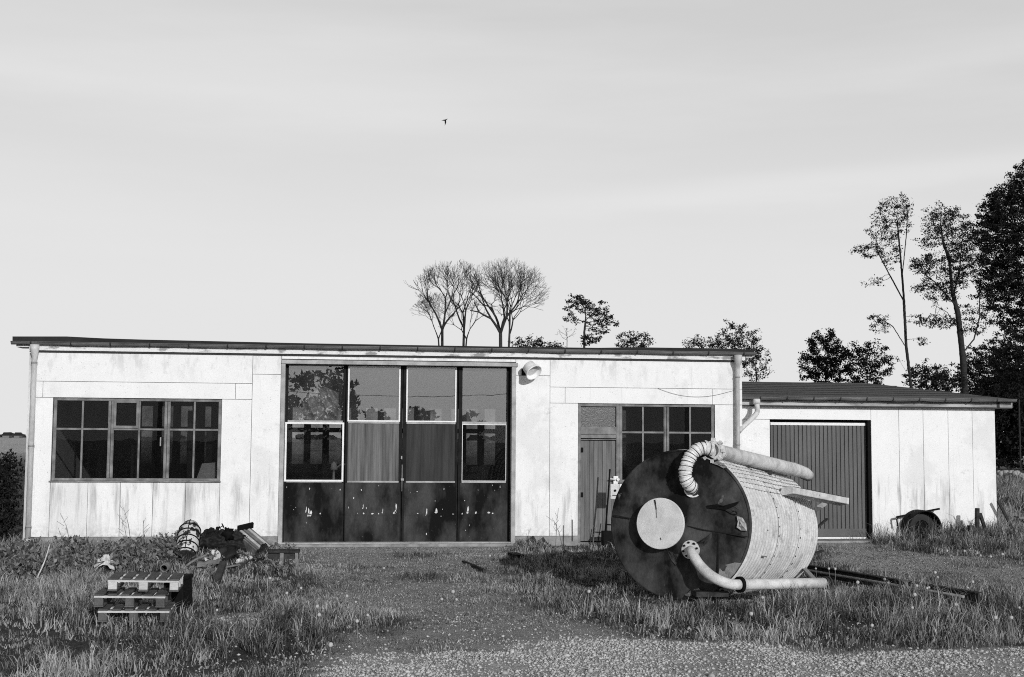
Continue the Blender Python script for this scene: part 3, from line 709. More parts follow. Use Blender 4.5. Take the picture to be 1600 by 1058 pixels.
def grass_patch(name, nt, x0, x1, y0, y1, per, hs, dens_fn, label, wid=.009, spread=.08, hfn=None, src=None):
    tx = rs.uniform(x0, x1, nt); ty = rs.uniform(y0, y1, nt)
    if src is not None: tx, ty = src
    keep = rs.rand(len(tx)) < dens_fn(tx, ty); tx, ty = tx[keep], ty[keep]
    c = cover(tx, ty)
    th = hs*(.25+1.45*sst(fbm(tx, ty, 1.3), .25, .75))*(.65+.7*rs.rand(len(tx)))*np.clip(c*1.05, .28, 1)
    if hfn is not None: th = th*hfn(tx, ty)
    tt = np.clip(.34+1.3*(fbm(tx+77, ty, .9)-.5)+.28*rs.randn(len(tx)), 0, 1)
    cnt = np.maximum(3, (per*(.6+.8*rs.rand(len(tx)))).astype(int)); idx = np.repeat(np.arange(len(tx)), cnt)
    r = np.sqrt(rs.rand(len(idx)))*spread; a = rs.rand(len(idx))*6.2832
    bx = tx[idx]+r*np.cos(a); by = ty[idx]+r*np.sin(a); h = th[idx]*(.5+.7*rs.rand(len(idx)))
    tone = np.clip(tt[idx]+.16*rs.randn(len(idx)), 0, 1)+(rs.rand(len(idx)) < .06)*.8*rs.rand(len(idx))
    ok = ~occupied(bx, by); bx, by, h, tone = bx[ok], by[ok], h[ok], tone[ok]
    V, fl, sz, tn = blades(bx, by, h, wid*(.6+.8*rs.rand(len(bx))), h*(.15+1.15*rs.rand(len(bx))**1.5), tone)
    tn = tn.copy()
    o = np_mesh(name, V, fl, sz, M['grass'], origin=(float(V[:, 0].mean()), float(V[:, 1].mean()), 0), attr={'tone': tn})
    return tag(o, label, 'grass', None, 'stuff')
def tankboost(x, y):
    a, b = np.array([3.7, -8.9]), np.array([6.6, -6.6]); e = b-a; t = np.clip(((x-a[0])*e[0]+(y-a[1])*e[1])/(e@e), 0, 1)
    d = np.hypot(x-a[0]-t*e[0], y-a[1]-t*e[1])
    a2, b2 = np.array([6.9, -4.6]), np.array([9.5, -8.6]); e2 = b2-a2; t2 = np.clip(((x-a2[0])*e2[0]+(y-a2[1])*e2[1])/(e2@e2), 0, 1)
    d2 = np.hypot(x-a2[0]-t2*e2[0], y-a2[1]-t2*e2[1])
    a3, b3 = G(868, 915)[:2], G(965, 950)[:2]; e3 = b3-a3; t3 = np.clip(((x-a3[0])*e3[0]+(y-a3[1])*e3[1])/(e3@e3), 0, 1)
    d3 = np.hypot(x-a3[0]-t3*e3[0], y-a3[1]-t3*e3[1]); p4_ = G(212, 985); d4 = np.hypot(x-p4_[0], (y-p4_[1])*1.2)
    return (1-.5*np.exp(-(d3/.8)**2))*(1-.6*np.exp(-(d4/.6)**2))*tb0(x, y)*(1-.62*np.exp(-(d/.75)**2))*(1-.75*np.exp(-(d2/.45)**2))
def tb0(x, y): return 1+.45*sst(x, 1.2, 2.6)*(1-sst(x, 10, 13))*sst(-y, 4.5, 6.5)*(1-sst(-y, 10.4, 11.2))+.5*sst(x, 10.6, 11.6)*sst(y, -1.0, .4)
grass_patch('meadow_grass', 30000, -8.5, 15.5, -14.5, 3.0, 12, .120, lambda x, y: sst(cover(x, y), .55, .85)*(.55+.6*fbm(x, y, 2)),
            'uneven tufted grass growing around the pallets and the steel tank', hfn=tankboost)
grass_patch('short_grass', 60000, -3.5, 15.5, -13.5, .6, 7, .07, lambda x, y: (1-sst(cover(x, y), .75, .95))*sst(cover(x, y), .1, .5)*.8,
            'short worn grass thinly covering the gravel drive', wid=.006, spread=.09)
grass_patch('far_grass', 9000, 12.5, 34, 2.0, 46, 9, .30, lambda x, y: np.where(y < 3, 0.6, .75)*(x < 14+y*.55+3)*(x > 12.2+(y-2)*.28), 'rough grass on the field right of the garage', wid=.02, spread=.2)
def patch(o_name, px0, px1, py0, py1, n, per, hs, label, hf=1.0, spread=.05):
    xy = np.array([G(rs.uniform(px0, px1), rs.uniform(py0, py1))[:2] for _ in range(n)])
    return grass_patch(o_name, n, 0, 0, 0, 0, per, hs, lambda x, y: np.full(len(x), 1.0), label, spread=spread, src=(xy[:, 0], xy[:, 1]))
patch('verge_grass', 1366, 1560, 826, 850, 420, 14, .34, 'taller grass strip along the foot of the garage wall')
# gravel
def gravel(n, x0, x1, y0, y1, rmin, rmax, pw, name, label, big=.012, m='stone'):
    gx = rs.uniform(x0, x1, n); gy = rs.uniform(y0, y1, n); c = cover(gx, gy); k = (rs.rand(n) < (np.clip(1.15-c, 0, 1)**pw if m == 'clod' else 1-sst(c, .14, .30)*.93)*(.35+.65*sst(fbm(gx+50, gy, 1.7), .35, .6))) & ~occupied(gx, gy)
    gx, gy = gx[k], gy[k]; n = len(gx); r = rmin+(rmax-rmin)*rs.rand(n)**2.8; r[rs.rand(n) < big] *= 2.0; z = hgt(gx, gy)-.012+r*.25
    base = np.array([(1, 0, 0), (0, 1, 0), (-1, 0, 0), (0, -1, 0), (0, 0, .75), (0, 0, -.7)], float)
    V = base[None]*(.6+.8*rs.rand(n, 6, 3)); an = rs.rand(n)*6.28; ca, sa = np.cos(an)[:, None], np.sin(an)[:, None]
    V = np.stack([V[:, :, 0]*ca-V[:, :, 1]*sa, V[:, :, 0]*sa+V[:, :, 1]*ca, V[:, :, 2]], 2)*r[:, None, None]+np.stack([gx, gy, z], 1)[:, None]
    tri = np.array([(0, 1, 4), (1, 2, 4), (2, 3, 4), (3, 0, 4), (1, 0, 5), (2, 1, 5), (3, 2, 5), (0, 3, 5)])
    fl = (tri[None]+(np.arange(n)*6)[:, None, None]).ravel()
    tone = np.repeat(np.clip(rs.rand(n)**1.3, 0, 1), 6)
    tag(np_mesh(name, V.reshape(-1, 3), fl, np.full(n*8, 3), M[m], origin=(5, -10, 0), attr={'tone': tone}), label, 'gravel', None, 'stuff')
gravel(110000, -2.5, 9.5, -13.6, -9.2, .004, .020, 2.0, 'gravel', 'loose pale gravel scattered over the near drive')
gravel(90000, -2.5, 15, -10.2, -.3, .007, .020, 1.8, 'fine_gravel', 'finer stones and clods on the drive up to the doors', .004, 'clod')
# ================================================================== the steel tank
A = P(1062, 819, 16.0); B = P(1183, 828, 18.7); A = np.array(A); B = np.array(B)
ax = (B-A); LEN = np.linalg.norm(ax); ax /= LEN
R1, R2 = .925, .90
ex = np.cross(ax, (0, 0, 1)); ex /= np.linalg.norm(ex); ez = np.cross(ex, ax)     # ex: towards picture right on the face, ez: up
def TS(px, py, off=0.0):                   # photo pixel -> point on the end face, lifted off it
    d = ray(px, py); o = A - ax*off; t = ((o-CAM)@ax)/(d@ax); return CAM+d*t
def onshell(h, ang, lift=0.0):             # h metres from the face, angle from up towards ex
    r = R1+(R2-R1)*h/LEN+lift; return A+ax*h+(ex*math.sin(ang)+ez*math.cos(ang))*r
tk = thing('steel_tank', (A[0]+.9, A[1]+1.3, 0), 'big steel tank lying on its side in the grass, dark end with pale round hatch', 'tank')
# end plate, slightly dented
vs = [A - ax*.01]; fs = []; NR, NA = 30, 96; rg = random.Random(2)
dents = [(rg.uniform(-.7, .7), rg.uniform(-.7, .7), rg.uniform(.12, .3), rg.uniform(-.03, .03)) for _ in range(16)]
for i in range(1, NR+1):
    for k in range(NA):
        a = 2*math.pi*k/NA; q = R1*i/NR; u, v = q*math.sin(a), q*math.cos(a)
        d = sum(s*math.exp(-((u-x)**2+(v-y)**2)/w**2) for x, y, w, s in dents)*(1-(i/NR)**6) + .035*(1-(i/NR)**2)
        vs.append(A+ex*u+ez*v-ax*d)
fs = [(0, 1+k, 1+(k+1) % NA) for k in range(NA)]
for i in range(NR-1):
    for k in range(NA): a = 1+i*NA; b = a+NA; fs.append((a+k, b+k, b+(k+1) % NA, a+(k+1) % NA))
ep = MB().add(vs, fs, True).build('end_plate', M['tank_dark'], tk)
def strip(path, w, name, m, off=.012, par=None):
    mb = MB(); pts = [TS(x, y, off+.03) for x, y in path]
    for a, b in zip(pts, pts[1:]): mb.beam(a, b, w, .010, up=tuple(-ax))
    return mb.build(name, M[m], par or ep)
strip([(1074, 822), (1100, 828), (1168, 839)], .012, 'seam', 'mullion'); strip([(1122, 834), (1122, 925)], .012, 'seam', 'mullion')
strip([(958, 805), (985, 810)], .012, 'seam', 'mullion')
# sheet wedge laid over the end plate (upper right quadrant)
def facepoly(px, name, m, off, crumple=0.0, seed=1, label=None):
    rg = random.Random(seed); c = np.mean(np.array(px), 0); mb = MB(); n = len(px); ring2 = []
    vs = [TS(c[0], c[1], off+crumple)]
    for s in (.33, .66, 1.0):
        for x, y in px: vs.append(TS(c[0]+(x-c[0])*s, c[1]+(y-c[1])*s, off+rg.uniform(-crumple, crumple)*(1.0 if s < 1 else .5)))
    for x, y in px: vs.append(TS(x, y, off-.012-crumple))
    fs = [(0, 1+k, 1+(k+1) % n) for k in range(n)]
    for r in range(3): fs += [(1+r*n+k, 1+(r+1)*n+k, 1+(r+1)*n+(k+1) % n, 1+r*n+(k+1) % n) for k in range(n)]
    o = mb.add(vs, fs).build(name, M[m], ep)
    if label: o['label'] = label
    return o
facepoly([(1104, 790), (1120, 788), (1132, 791), (1156, 783), (1150, 790), (1133, 797), (1118, 795), (1106, 794)], 'torn_edge', 'black', .05, .008, 3)
facepoly([(1151, 806), (1160, 809), (1166, 818), (1167, 830), (1158, 829), (1151, 824), (1153, 815)], 'foil_patch', 'foil', .045, .02, 5, 'torn silver foil patch')
facepoly([(1133, 797), (1148, 792), (1155, 797), (1152, 804), (1143, 803)], 'foil_patch', 'rust', .05, .02, 7)
facepoly([(1078, 852), (1092, 846), (1112, 833), (1112, 841), (1100, 853), (1086, 858)], 'foil_patch', 'rust', .05, .02, 8)
facepoly([(1042, 860), (1056, 862), (1068, 858), (1062, 868), (1056, 884), (1048, 874)], 'foil_patch', 'rust', .048, .02, 9)
facepoly([(1070, 930), (1080, 922), (1092, 919), (1095, 924), (1084, 929), (1074, 932)], 'foil_patch', 'foil', .03, .012, 11, 'pale foil patch at the bottom edge')
facepoly([(1112, 724), (1122, 720), (1130, 724), (1137, 730), (1130, 732), (1122, 727)], 'foil_patch', 'foil', .03, .015, 12, 'crumpled foil at the top rim')
facepoly([(1125, 885), (1148, 879), (1158, 880), (1148, 896), (1138, 906), (1128, 908), (1122, 900)], 'foil_patch', 'galv', .018, .006, 13, 'bare worn metal patch')
# rim
mb = MB(); mb.lathe([(-.012, R1-.02), (-.014, R1+.004), (.01, R1+.006), (.012, R1-.01)], A, ax, 128); mb.build('rim', M['tank_dark'], tk)
# ribbed shell with three courses
courses = [(0.03, LEN*.36), (LEN*.36, LEN*.68), (LEN*.68, LEN)]
shellmat = N('shell_ribbed'); 
def shell_material():
    n = N('shell_ribbed'); c = n.rng(n.noise(2.2, 7, rough=.65), .35, .66, .74, .52)
    c = n.math('MULTIPLY', c, n.rng(n.noise(30, 4), .3, .7, .8, 1.12))
    c = n.mix(n.math('MULTIPLY', n.rng(n.noise(4.5, 7, off=3, rough=.7), .55, .63), .5), c, .2)
    return n.done(n.principled(c, .6, .35, 0, n.noise(60, 4), .3, .008))
M['shell'] = shell_material()
bpy.data.materials.remove(shellmat.m)
for ci, (h0, h1) in enumerate(courses):
    NRB = 9; prof = []; rr = lambda h: R1+(R2-R1)*h/LEN-.006*ci
    for k in range(NRB):
        for u, dr in ((.0, -.014), (.28, -.014), (.36, .010), (.50, .016), (.76, .016), (.94, .008)):
            h = h0+(h1-h0)*(k+u)/NRB; prof.append((h, rr(h)+dr))
    prof.append((h1, rr(h1)))
    sh = MB().lathe(prof, A, ax, 112, smooth=False).build('shell_course', M['shell'], tk)
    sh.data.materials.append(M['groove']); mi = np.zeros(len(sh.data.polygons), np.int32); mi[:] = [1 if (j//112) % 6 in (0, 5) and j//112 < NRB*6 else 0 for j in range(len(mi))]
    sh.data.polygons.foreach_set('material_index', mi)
    rg = random.Random(ci)
    mb = MB()                                # overlap seam with bolts
    if ci: 
        mb.lathe([(h0-.007, rr(h0)+.010), (h0-.007, rr(h0)+.017), (h0+.004, rr(h0)+.017), (h0+.004, rr(h0)+.01)], A, ax, 112)
        for k in range(26):
            a = -.4+k*.13+rg.uniform(-.02, .02); p = onshell(h0, a, .022); d = ex*math.cos(a)-ez*math.sin(a)
            mb.beam(p-d*rg.uniform(.004, .022), p+d*.006, .012, .010, up=tuple(ex*math.sin(a)+ez*math.cos(a)))
        mb.build('bolted_seam', M['rust'], sh)
mb = MB(); mb.lathe([(LEN-.02, .001), (LEN-.02, R2-.02)], A, ax, 96); mb.build('rear_plate', M['tank_dark'], tk)
# longitudinal wires over the upper shell
mb = MB()
for k in range(12):
    a = .10+.085*k; mb.tube([onshell(.06+LEN*q, a+.01*math.sin(q*9+k), .017) for q in (0, .25, .5, .75, .98)], .0035, 4)
mb.build('tie_wire', M['galv'], tk)
# hatch
hc = TS(1031.5, 818, .17); hr = 39.7*16/2000*1.0
mb = MB(); mb.lathe([(0.19, .27), (.0, .27)], hc, ax, 40); mb.build('hatch_neck', M['black'], tk)
vs = []
hcv = MB(); hcv.lathe([(-.006, 0.0), (-.006, hr-.006), (0, hr), (.022, hr), (.022, .0)], hc, ax, 64, smooth=False)
ho = hcv.build('hatch_cover', M['hatch'], tk); ho['label'] = 'pale round hatch cover with a crack near the top'
mb = MB(); ps = [TS(1023, 781, .185), TS(1024.2, 788, .185), TS(1025.5, 796, .185)]
mb.beam(ps[0], ps[1], .016, .004, up=tuple(-ax)); mb.beam(ps[1], ps[2], .010, .004, up=tuple(-ax)); mb.beam(ps[2], TS(1026, 809, .185), .003, .004, up=tuple(-ax)); mb.beam(TS(1032, 840, .185), TS(1033, 844, .185), .006, .004, up=tuple(-ax))
mb.build('crack', M['black'], ho)
# concertina hose over the top
hp = [TS(1082, 762, .02), TS(1077, 758, .14), TS(1071, 745, .20), TS(1072, 730, .20), TS(1078, 715, .17), TS(1088, 704, .13), TS(1100, 700, .07), TS(1113, 703, .0)]
sp = smooth_path(hp, 14); rg = random.Random(9)
rad = []
for i in range(len(sp)):
    base_r = .080+.003*math.sin(i*.37); rad.append(base_r+(.004 if i % 4 in (1, 2) else -.004)*(1+.8*math.sin(i*.9)))
mb = MB(); mb.tube(sp, rad, 22)
hs = mb.build('concertina_hose', M['hose'], tk)
hx = []; T_ = 15; sp_ = smooth_path(hp, 40); sp_ = sp_[12:-6]
for i, p in enumerate(sp_):
    t_ = sp_[min(i+1, len(sp_)-1)]-sp_[max(i-1, 0)]; t_ /= np.linalg.norm(t_); xx_ = np.cross(t_, ax); xx_ /= np.linalg.norm(xx_); yy_ = np.cross(t_, xx_); a_ = 2*math.pi*T_*i/len(sp_)
    hx.append(p+(xx_*math.cos(a_)+yy_*math.sin(a_))*.084)
MB().tube(hx, .0042, 4).build('hose_slit_shade', M['rust'], hs)  # dark helix added as the shade in slits between the windings
mb = MB(); mb.lathe([(0, .10), (.0, .118), (.02, .118), (.02, .08)], TS(1083, 763, .035), np.array(TS(1083, 763, .0))-np.array(TS(1080, 759, .12)), 20, smooth=False); mb.build('hose_collar', M['hose'], hs)
# flange with lugs, then the long pipe
f0 = P(1114, 704, 15.95); p_end = P(1263, 739, 18.9); pd = np.array(p_end)-np.array(f0); pL = np.linalg.norm(pd); pd /= pL
mb = MB(); mb.lathe([(-.02, .085), (-.02, .125), (.012, .125), (.012, .085)], f0, pd, 24, smooth=False)
s1 = np.cross(pd, (0, 0, 1)); s1 /= np.linalg.norm(s1); s2 = np.cross(s1, pd)
for k in range(8):
    a = 2*math.pi*k/8; c = f0+(s1*math.cos(a)+s2*math.sin(a))*.135; mb.obox(c, (.03, .022, .022), ax=[pd, s1*math.cos(a)+s2*math.sin(a), np.cross(pd, s1*math.cos(a)+s2*math.sin(a))])
mb.build('flange', M['whitepipe'], tk, bevel=.004)
pp = [f0+pd*.02, f0+pd*.16, f0+pd*.17, f0+pd*.18] + [f0+pd*(pL*q) for q in (.3, .5, .7, .80, .83)]
pp += [f0+pd*pL*.90+np.array((0, 0, -.008)), f0+pd*pL*.96+np.array((0, 0, -.02)), f0+pd*pL*1.0+np.array((0, 0, -.04))]
mb = MB(); mb.tube(pp, [.105, .105, .105, .095, .095, .095, .095, .095, .095, .094, .092, .085], 28)
for q in (.025, .81): mb.lathe([(-.004, .097), (0, .100), (.006, .097)], f0+pd*(pL*q+.13*(q < .1)), pd, 28)
mb.build('long_pipe', M['whitepipe'], tk)
mb = MB()
for q in (.32, .55): c = f0+pd*pL*q; mb.beam(c-s2*.095, c-s2*.19, .04, .10, up=tuple(pd))
mb.build('pipe_saddle', M['rust'], tk)
# lower bent pipe with bolted flange
fl0 = TS(1079, 859, .05); mb = MB(); mb.lathe([(-.012, .0), (-.012, .115), (.018, .115)], fl0, ax, 32, smooth=False)
fo = mb.build('pipe_flange', M['whitepipe'], tk)
mb = MB()
for k in range(8): a = 2*math.pi*(k+.3)/8; mb.lathe([(-.028, .0), (-.028, .014), (0, .014)], fl0+(ex*math.cos(a)+ez*math.sin(a))*.09, ax, 6, smooth=False)
mb.build('bolt', M['black'], fo)
lo = [TS(1079, 859, .05), TS(1080, 862, .16), TS(1084, 869, .22), P(1095, 885, 15.55), P(1110, 899, 15.4), P(1128, 909, 15.35), P(1145, 913.5, 15.4), P(1156, 913.5, 15.5)]
sp = smooth_path(lo, 8)
mb = MB(); mb.tube(sp, [.052+.012*min(1, i/26) for i in range(len(sp))], 20)
le = P(1156, 913.5, 15.5); re_ = P(1292, 911, 16.2); mb.tube([le, re_], .066, 20)
lp_ = mb.build('bent_pipe', M['whitepipe'], tk)
dd_ = np.array(re_)-np.array(le); dd_ /= np.linalg.norm(dd_)
mb = MB(); mb.lathe([(-.02, .06), (-.02, .098), (.02, .098), (.02, .06)], le, dd_, 24, smooth=False); mb.build('rubber_collar', M['black'], lp_)
mb = MB(); mb.lathe([(-.05, .066), (-.05, .085), (-.035, .085), (-.03, .07), (.0, .07), (.0, .088), (.02, .088), (.02, 0)], re_, dd_, 24, smooth=False); mb.build('pipe_end', M['rust'], lp_)
# legs and stubs at the far end
a = P(1228, 768, 17.1); b = P(1316, 785, 18.3); d = np.array(b)-np.array(a); L = np.linalg.norm(d); d /= L
s = np.cross(d, (0, 0, 1)); s /= np.linalg.norm(s); w = np.cross(s, d)
mb = MB(); prof = [(-.09, -.01), (-.05, .06), (.11, .065), (.11, -.02), (-.06, -.05)]
vs = [np.array(a)+d*t+s*u*.9+w*v for t in (0, L) for u, v in prof]; n = 5
mb.add(vs, [(k, (k+1) % n, n+(k+1) % n, n+k) for k in range(n)]+[tuple(range(n)), tuple(reversed(range(n, 2*n)))])
lg = mb.build('support_leg', M['whitepipe'], tk, bevel=.004)
MB().obox(np.array(a)+d*(L/2-.03)+s*.0+w*.071, (.085, L/2-.10, .004), ax=[s, d, w]).build('top_shade_sheet', M['rust'], lg)  # dark sheet added so the leg's lit top face reads shaded
mb = MB(); mb.tube([np.array(b)+d*.0-w*.01, np.array(b)+d*.012-w*.01], .014, 8)
for k in range(9): mb.beam(np.array(a)+d*(.05+k*.05)-s*.085+w*.0, np.array(a)+d*(.07+k*.05)-s*.085+w*.0, .006, .01)
mb.build('bolt', M['black'], lg)
mb = MB(); mb.beam(P(1266, 802, 18.4), P(1290, 786, 19.0), .07, .012, up=(0, -1, .3)); mb.build('brace', M['galv'], tk)
mb = MB(); q = [P(1263, 816, 18.3), P(1266, 824, 18.3), P(1276, 825, 18.4), P(1292, 811, 18.9)]
for u, v in zip(q, q[1:]): mb.beam(u, v, .035, .025)
mb.build('lifting_hook', M['rust'], tk)
mb = MB(); mb.beam(P(1252, 872, 18.2), P(1285, 861, 19.2), .05, .03); mb.build('stub', M['rust'], tk)
mb = MB(); mb.beam(P(1256, 888, 18.2), P(1275, 908, 17.2), .06, .03); mb.beam(P(1256, 888, 18.2), P(1250, 880, 18.2), .06, .03); mb.build('brace', M['galv'], tk)
# hanging hooks and rods at the front rim
for pth, rod in [([(1170, 817), (1176, 820), (1181, 832), (1184, 841)], [(1170, 816), (1200, 829)]), ([(1163, 866), (1168, 868), (1171, 877), (1174, 886)], [(1163, 865), (1198, 870)]), ([(1170, 804), (1176, 805)], [(1170, 805), (1180, 806)])]:
    mb = MB(); z = 15.9; pts = [P(x, y, z+.02*i) for i, (x, y) in enumerate(pth)]
    for u, v in zip(pts, pts[1:]): mb.beam(u, v, .05, .02, up=(0, -1, 0))
    mb.build('rim_hook', M['black'], tk)
    if rod: MB().tube([P(rod[0][0], rod[0][1], 15.9), P(rod[1][0], rod[1][1], 16.1)], .009, 6).build('rod', M['galv'], tk)
MB().obox(onshell(.02, 2.7, -.02), (.2, .2, .03)).build('chock', M['rust'], tk)

# ================================================================== pallets
def pallet(flip=False):
    t = thing('wooden_pallet', (0, 0, 0), 'x', 'pallet', 'wooden pallets stacked in the grass')
    W, D = .74, .54
    mb = MB(); rg = random.Random(1)
    cx = [-W/2+.05, -W/2+.19, -W/2+.32, -W/2+.44, -W/2+.56, W/2-.055]; ww = [.10, .09, .085, .085, .085, .11]
    for i, (c, w) in enumerate(zip(cx, ww)):
        MB().box(c-w/2, c+w/2, -D/2+.006, D/2-.006, .118, .136+rg.uniform(-.003, .003)).build('deck_board', M['pallet'], t, bevel=.002)
    for y in (-D/2, -.03, D/2-.07): MB().box(-W/2, W/2, y, y+.07, .098, .1175).build('stringer_board', M['palletlight'], t, bevel=.002)
    for x in (-W/2+.005, -.045, W/2-.095):
        for y in (-D/2+.004, -.03, D/2-.066): MB().box(x, x+.09, y, y+.06, .018, .0975).build('block', M['palletlight'] if flip else M['pallet'], t, bevel=.003)
    for x in (-W/2, -.05, W/2-.1): MB().box(x, x+.10, -D/2, D/2, 0, .0175).build('bottom_board', M['pallet'], t, bevel=.002)
    return t
def place(o, g, z, rz, tilt=(0, 0)): o.location = (g[0], g[1], z); o.rotation_euler = (tilt[0], tilt[1], rz)
gp = G(217, 970); zz = H(gp[0], gp[1])
p1 = pallet(); p1['label'] = 'grey weathered pallet at the bottom of the stack, half sunk in grass'; place(p1, (gp[0]-.02, gp[1]-.01), zz+.05, R(1.5), (R(1.5), R(.8)))
p2 = copy_tree(p1); p2['label'] = 'grey pallet in the middle of the stack, pushed a little to the left'; place(p2, (gp[0]-.07, gp[1]+.04), zz+.200, R(.5), (R(1.5), R(1.0)))
p3 = pallet(True); p3['label'] = 'topmost pallet of the stack, with pale corner blocks'; place(p3, (gp[0]+.06, gp[1]+.05), zz+.365, R(2), (R(1.5), R(1.3)))
g0 = G(282, 962)
mb = MB(); mb.box(-.11, .11, -.2, .2, 0, .42); mb.box(-.125, .125, -.215, .215, .38, .43)
bx = mb.build('black_crate', M['black'], origin=(0, 0, 0), bevel=.015); bx.location = (g0[0]-.08, g0[1]+.5, zz-.02); bx.rotation_euler = (0, R(-4), R(-8))
tag(bx, 'plain black plastic box standing in the grass right behind the pallets', 'box')

# ================================================================== rubbish heap by the wall
def grp(px, py): g_ = G(px, py); return np.array([g_[0], g_[1], H(g_[0], g_[1])])
S = 'rubbish heap under the left wall'
b0 = grp(290, 874)+np.array([0, 0, .08]); axr = np.array([.0, .75, .62]); axr /= np.linalg.norm(axr)
rl = thing('wrapped_roll', b0, 'fat upright roll wrapped in torn pale cloth with dark wire hoops', 'roll', S)
MB().lathe([(0, .10), (.0, .155), (.08, .17), (.2, .175), (.36, .18), (.5, .18), (.62, .165), (.72, .12), (.76, .05), (.77, 0)], b0, axr, 28).build('wrapping', M['wrap'], rl)
for h, r in ((.02, .165), (.17, .18), (.31, .184), (.45, .188), (.58, .178)): MB().lathe([(h-.008, r-.01), (h-.008, r+.008), (h+.008, r+.008), (h+.008, r-.01)], b0, axr, 28).build('hoop', M['black'], rl)
up_ = np.cross(np.cross(axr, (0, 0, 1)), axr); up_ = -up_/np.linalg.norm(up_) if up_[1] > 0 else up_/np.linalg.norm(up_)
fr = np.array([0, -axr[2], axr[1]])
mb = MB(); mb.tube([b0+axr*h+fr*(r+.008) for h, r in ((0, .155), (.2, .175), (.5, .18), (.62, .165), (.72, .12))], .007, 6); mb.build('cord', M['black'], rl)
MB().lathe([(-.02, .0), (-.02, .13), (.03, .15)], b0, axr, 28, smooth=False).build('end_cap', M['rust'], rl)
a = grp(256, 893)+np.array([0, 0, .05]); b = grp(286, 877)+np.array([0, 0, .10]); d = (b-a)/np.linalg.norm(b-a)
mb = MB(); mb.lathe([(0, .045), (0, .06), (.46, .066), (.46, .05), (0, .045)], a, d, 20); simple(mb, 'clay_pipe', 'wood_old', 'short grey clay pipe lying in front of the wrapped roll', 'pipe', S)
c = grp(331, 880); mb = MB(); mb.lathe([(.03, 0), (.03, .05), (.02, .09), (.0, .125), (-.012, .13), (-.012, .12), (.018, 0)], c+np.array([0, .10, .10]), (.15, .75, -.55), 28)
simple(mb, 'round_lid', 'plastic_white', 'round white lid lying tilted among the weeds beside the wrapped roll', 'lid', S)
c = grp(330, 868); mb = MB(); mb.blob(c+np.array([.02, .3, .16]), .34, 3, .35, 26, 16, (1.15, .5, .62)); mb.blob(c+np.array([.42, .35, .14]), .26, 8, .4, 22, 14, (1.1, .5, .7)); simple(mb, 'rubbish_sack', 'tarp', 'crumpled black rubbish sack slumped against the plinth', 'sack', S)
sk = bpy.data.objects['rubbish_sack']; tx_ = bpy.data.textures.new('rumple', 'CLOUDS'); tx_.noise_scale = .12
ss_ = sk.modifiers.new('sub', 'SUBSURF'); ss_.levels = 2; ss_.render_levels = 2
dm_ = sk.modifiers.new('rumple', 'DISPLACE'); dm_.texture = tx_; dm_.strength = .16; dm_.mid_level = .5
mb = MB(); mb.blob(c+np.array([.25, .22, .33]), .10, 5, .4, 12, 8); simple(mb, 'rubber_boot', 'black', 'small black lump on top of the rubbish sack', 'rubbish', S)
a = F(330, 835, -1.1); b = F(340, 826, -1.1); e = F(348, 822, -1.1)
mb = MB(); mb.tube([F(326, 838, -1.1), b], .012, 8); mb.tube([b, e], .008, 8); mb.blob(b, .035, 4, .2, 10, 6); mb.lathe([(0, .0), (0, .05), (.012, .05), (.012, 0)], e, e-b, 12); mb.lathe([(-.06, .0), (-.06, .03), (-.05, .03), (-.05, 0)], e, e-b, 10)
simple(mb, 'tap_fitting', 'black', 'dark metal rod with a knob and small wheel sticking up from the sack', 'fitting', S)
# slanted box with a slatted pale lid
a = F(364, 836, -1.3); b = F(401, 868, -1.9); d = b-a; L = np.linalg.norm(d); d /= L; s_ = np.array([.75, .6, .2]); s_ -= d*(s_@d); s_ /= np.linalg.norm(s_); w_ = np.cross(s_, d); w_ = w_ if w_[2] > 0 else -w_
bxt = thing('wooden_box', (a+b)/2-w_*.1, 'long wooden box lying tilted against the rubbish sack, pale slats on its lid', 'box', S)
MB().obox((a+b)/2+s_*.16, (L/2, .16, .085), ax=[d, s_, w_]).build('box_body', M['wood_old'], bxt, bevel=.004)
for k, (o_, wd_) in enumerate(((.04, .022), (.10, .03), (.17, .02), (.25, .028))):
    MB().obox((a+b)/2+s_*o_+w_*.096+d*(.01*k), (L/2-.02*k, wd_/1.3, .010), ax=[d, s_, w_]).build('lid_slat', M['wood_light'] if k in (1, 3) else M['wood_old'], bxt, bevel=.002)
MB().obox(a+s_*.2+d*.06+w_*.14, (.02, .15, .05), ax=[d, s_, w_]).build('back_board', M['black'], bxt)
a = grp(370, 881)+np.array([0, 0, .05]); b = grp(396, 877)+np.array([0, 0, .07])
mb = MB(); mb.tube(smooth_path([a, a*.7+b*.3, a*.3+b*.7, b], 3), [.03, .05, .052, .055, .05, .052, .055, .05, .045, .03], 12); simple(mb, 'birch_log', 'wrap', 'short pale birch log on the grass below the slanted box', 'log', S)
c = grp(325, 891); mb = MB(); rg = random.Random(5); vs = []; 
for i in range(9):
    for k in range(7): vs.append((c[0]-.16+.34*i/8, c[1]-.05+.2*k/6, c[2]+.05+.07*math.sin(k/6*3.1)+.02*i/3+rg.uniform(-.012, .012)))
mb.add(vs, [(i*7+k, i*7+k+1, (i+1)*7+k+1, (i+1)*7+k) for i in range(8) for k in range(6)], True); simple(mb, 'bark_sheet', 'wood_old', 'curled piece of grey bark lying in the grass before the white lid', 'bark', S)
a = grp(337, 912); b = a+np.array([.06, .35, .28]); mb = MB(); mb.beam(a, b, .09, .07); simple(mb, 'timber_stub', 'rust', 'dark timber stub poking out of the grass before the heap', 'timber', S, bevel=.008)
rg = random.Random(31)
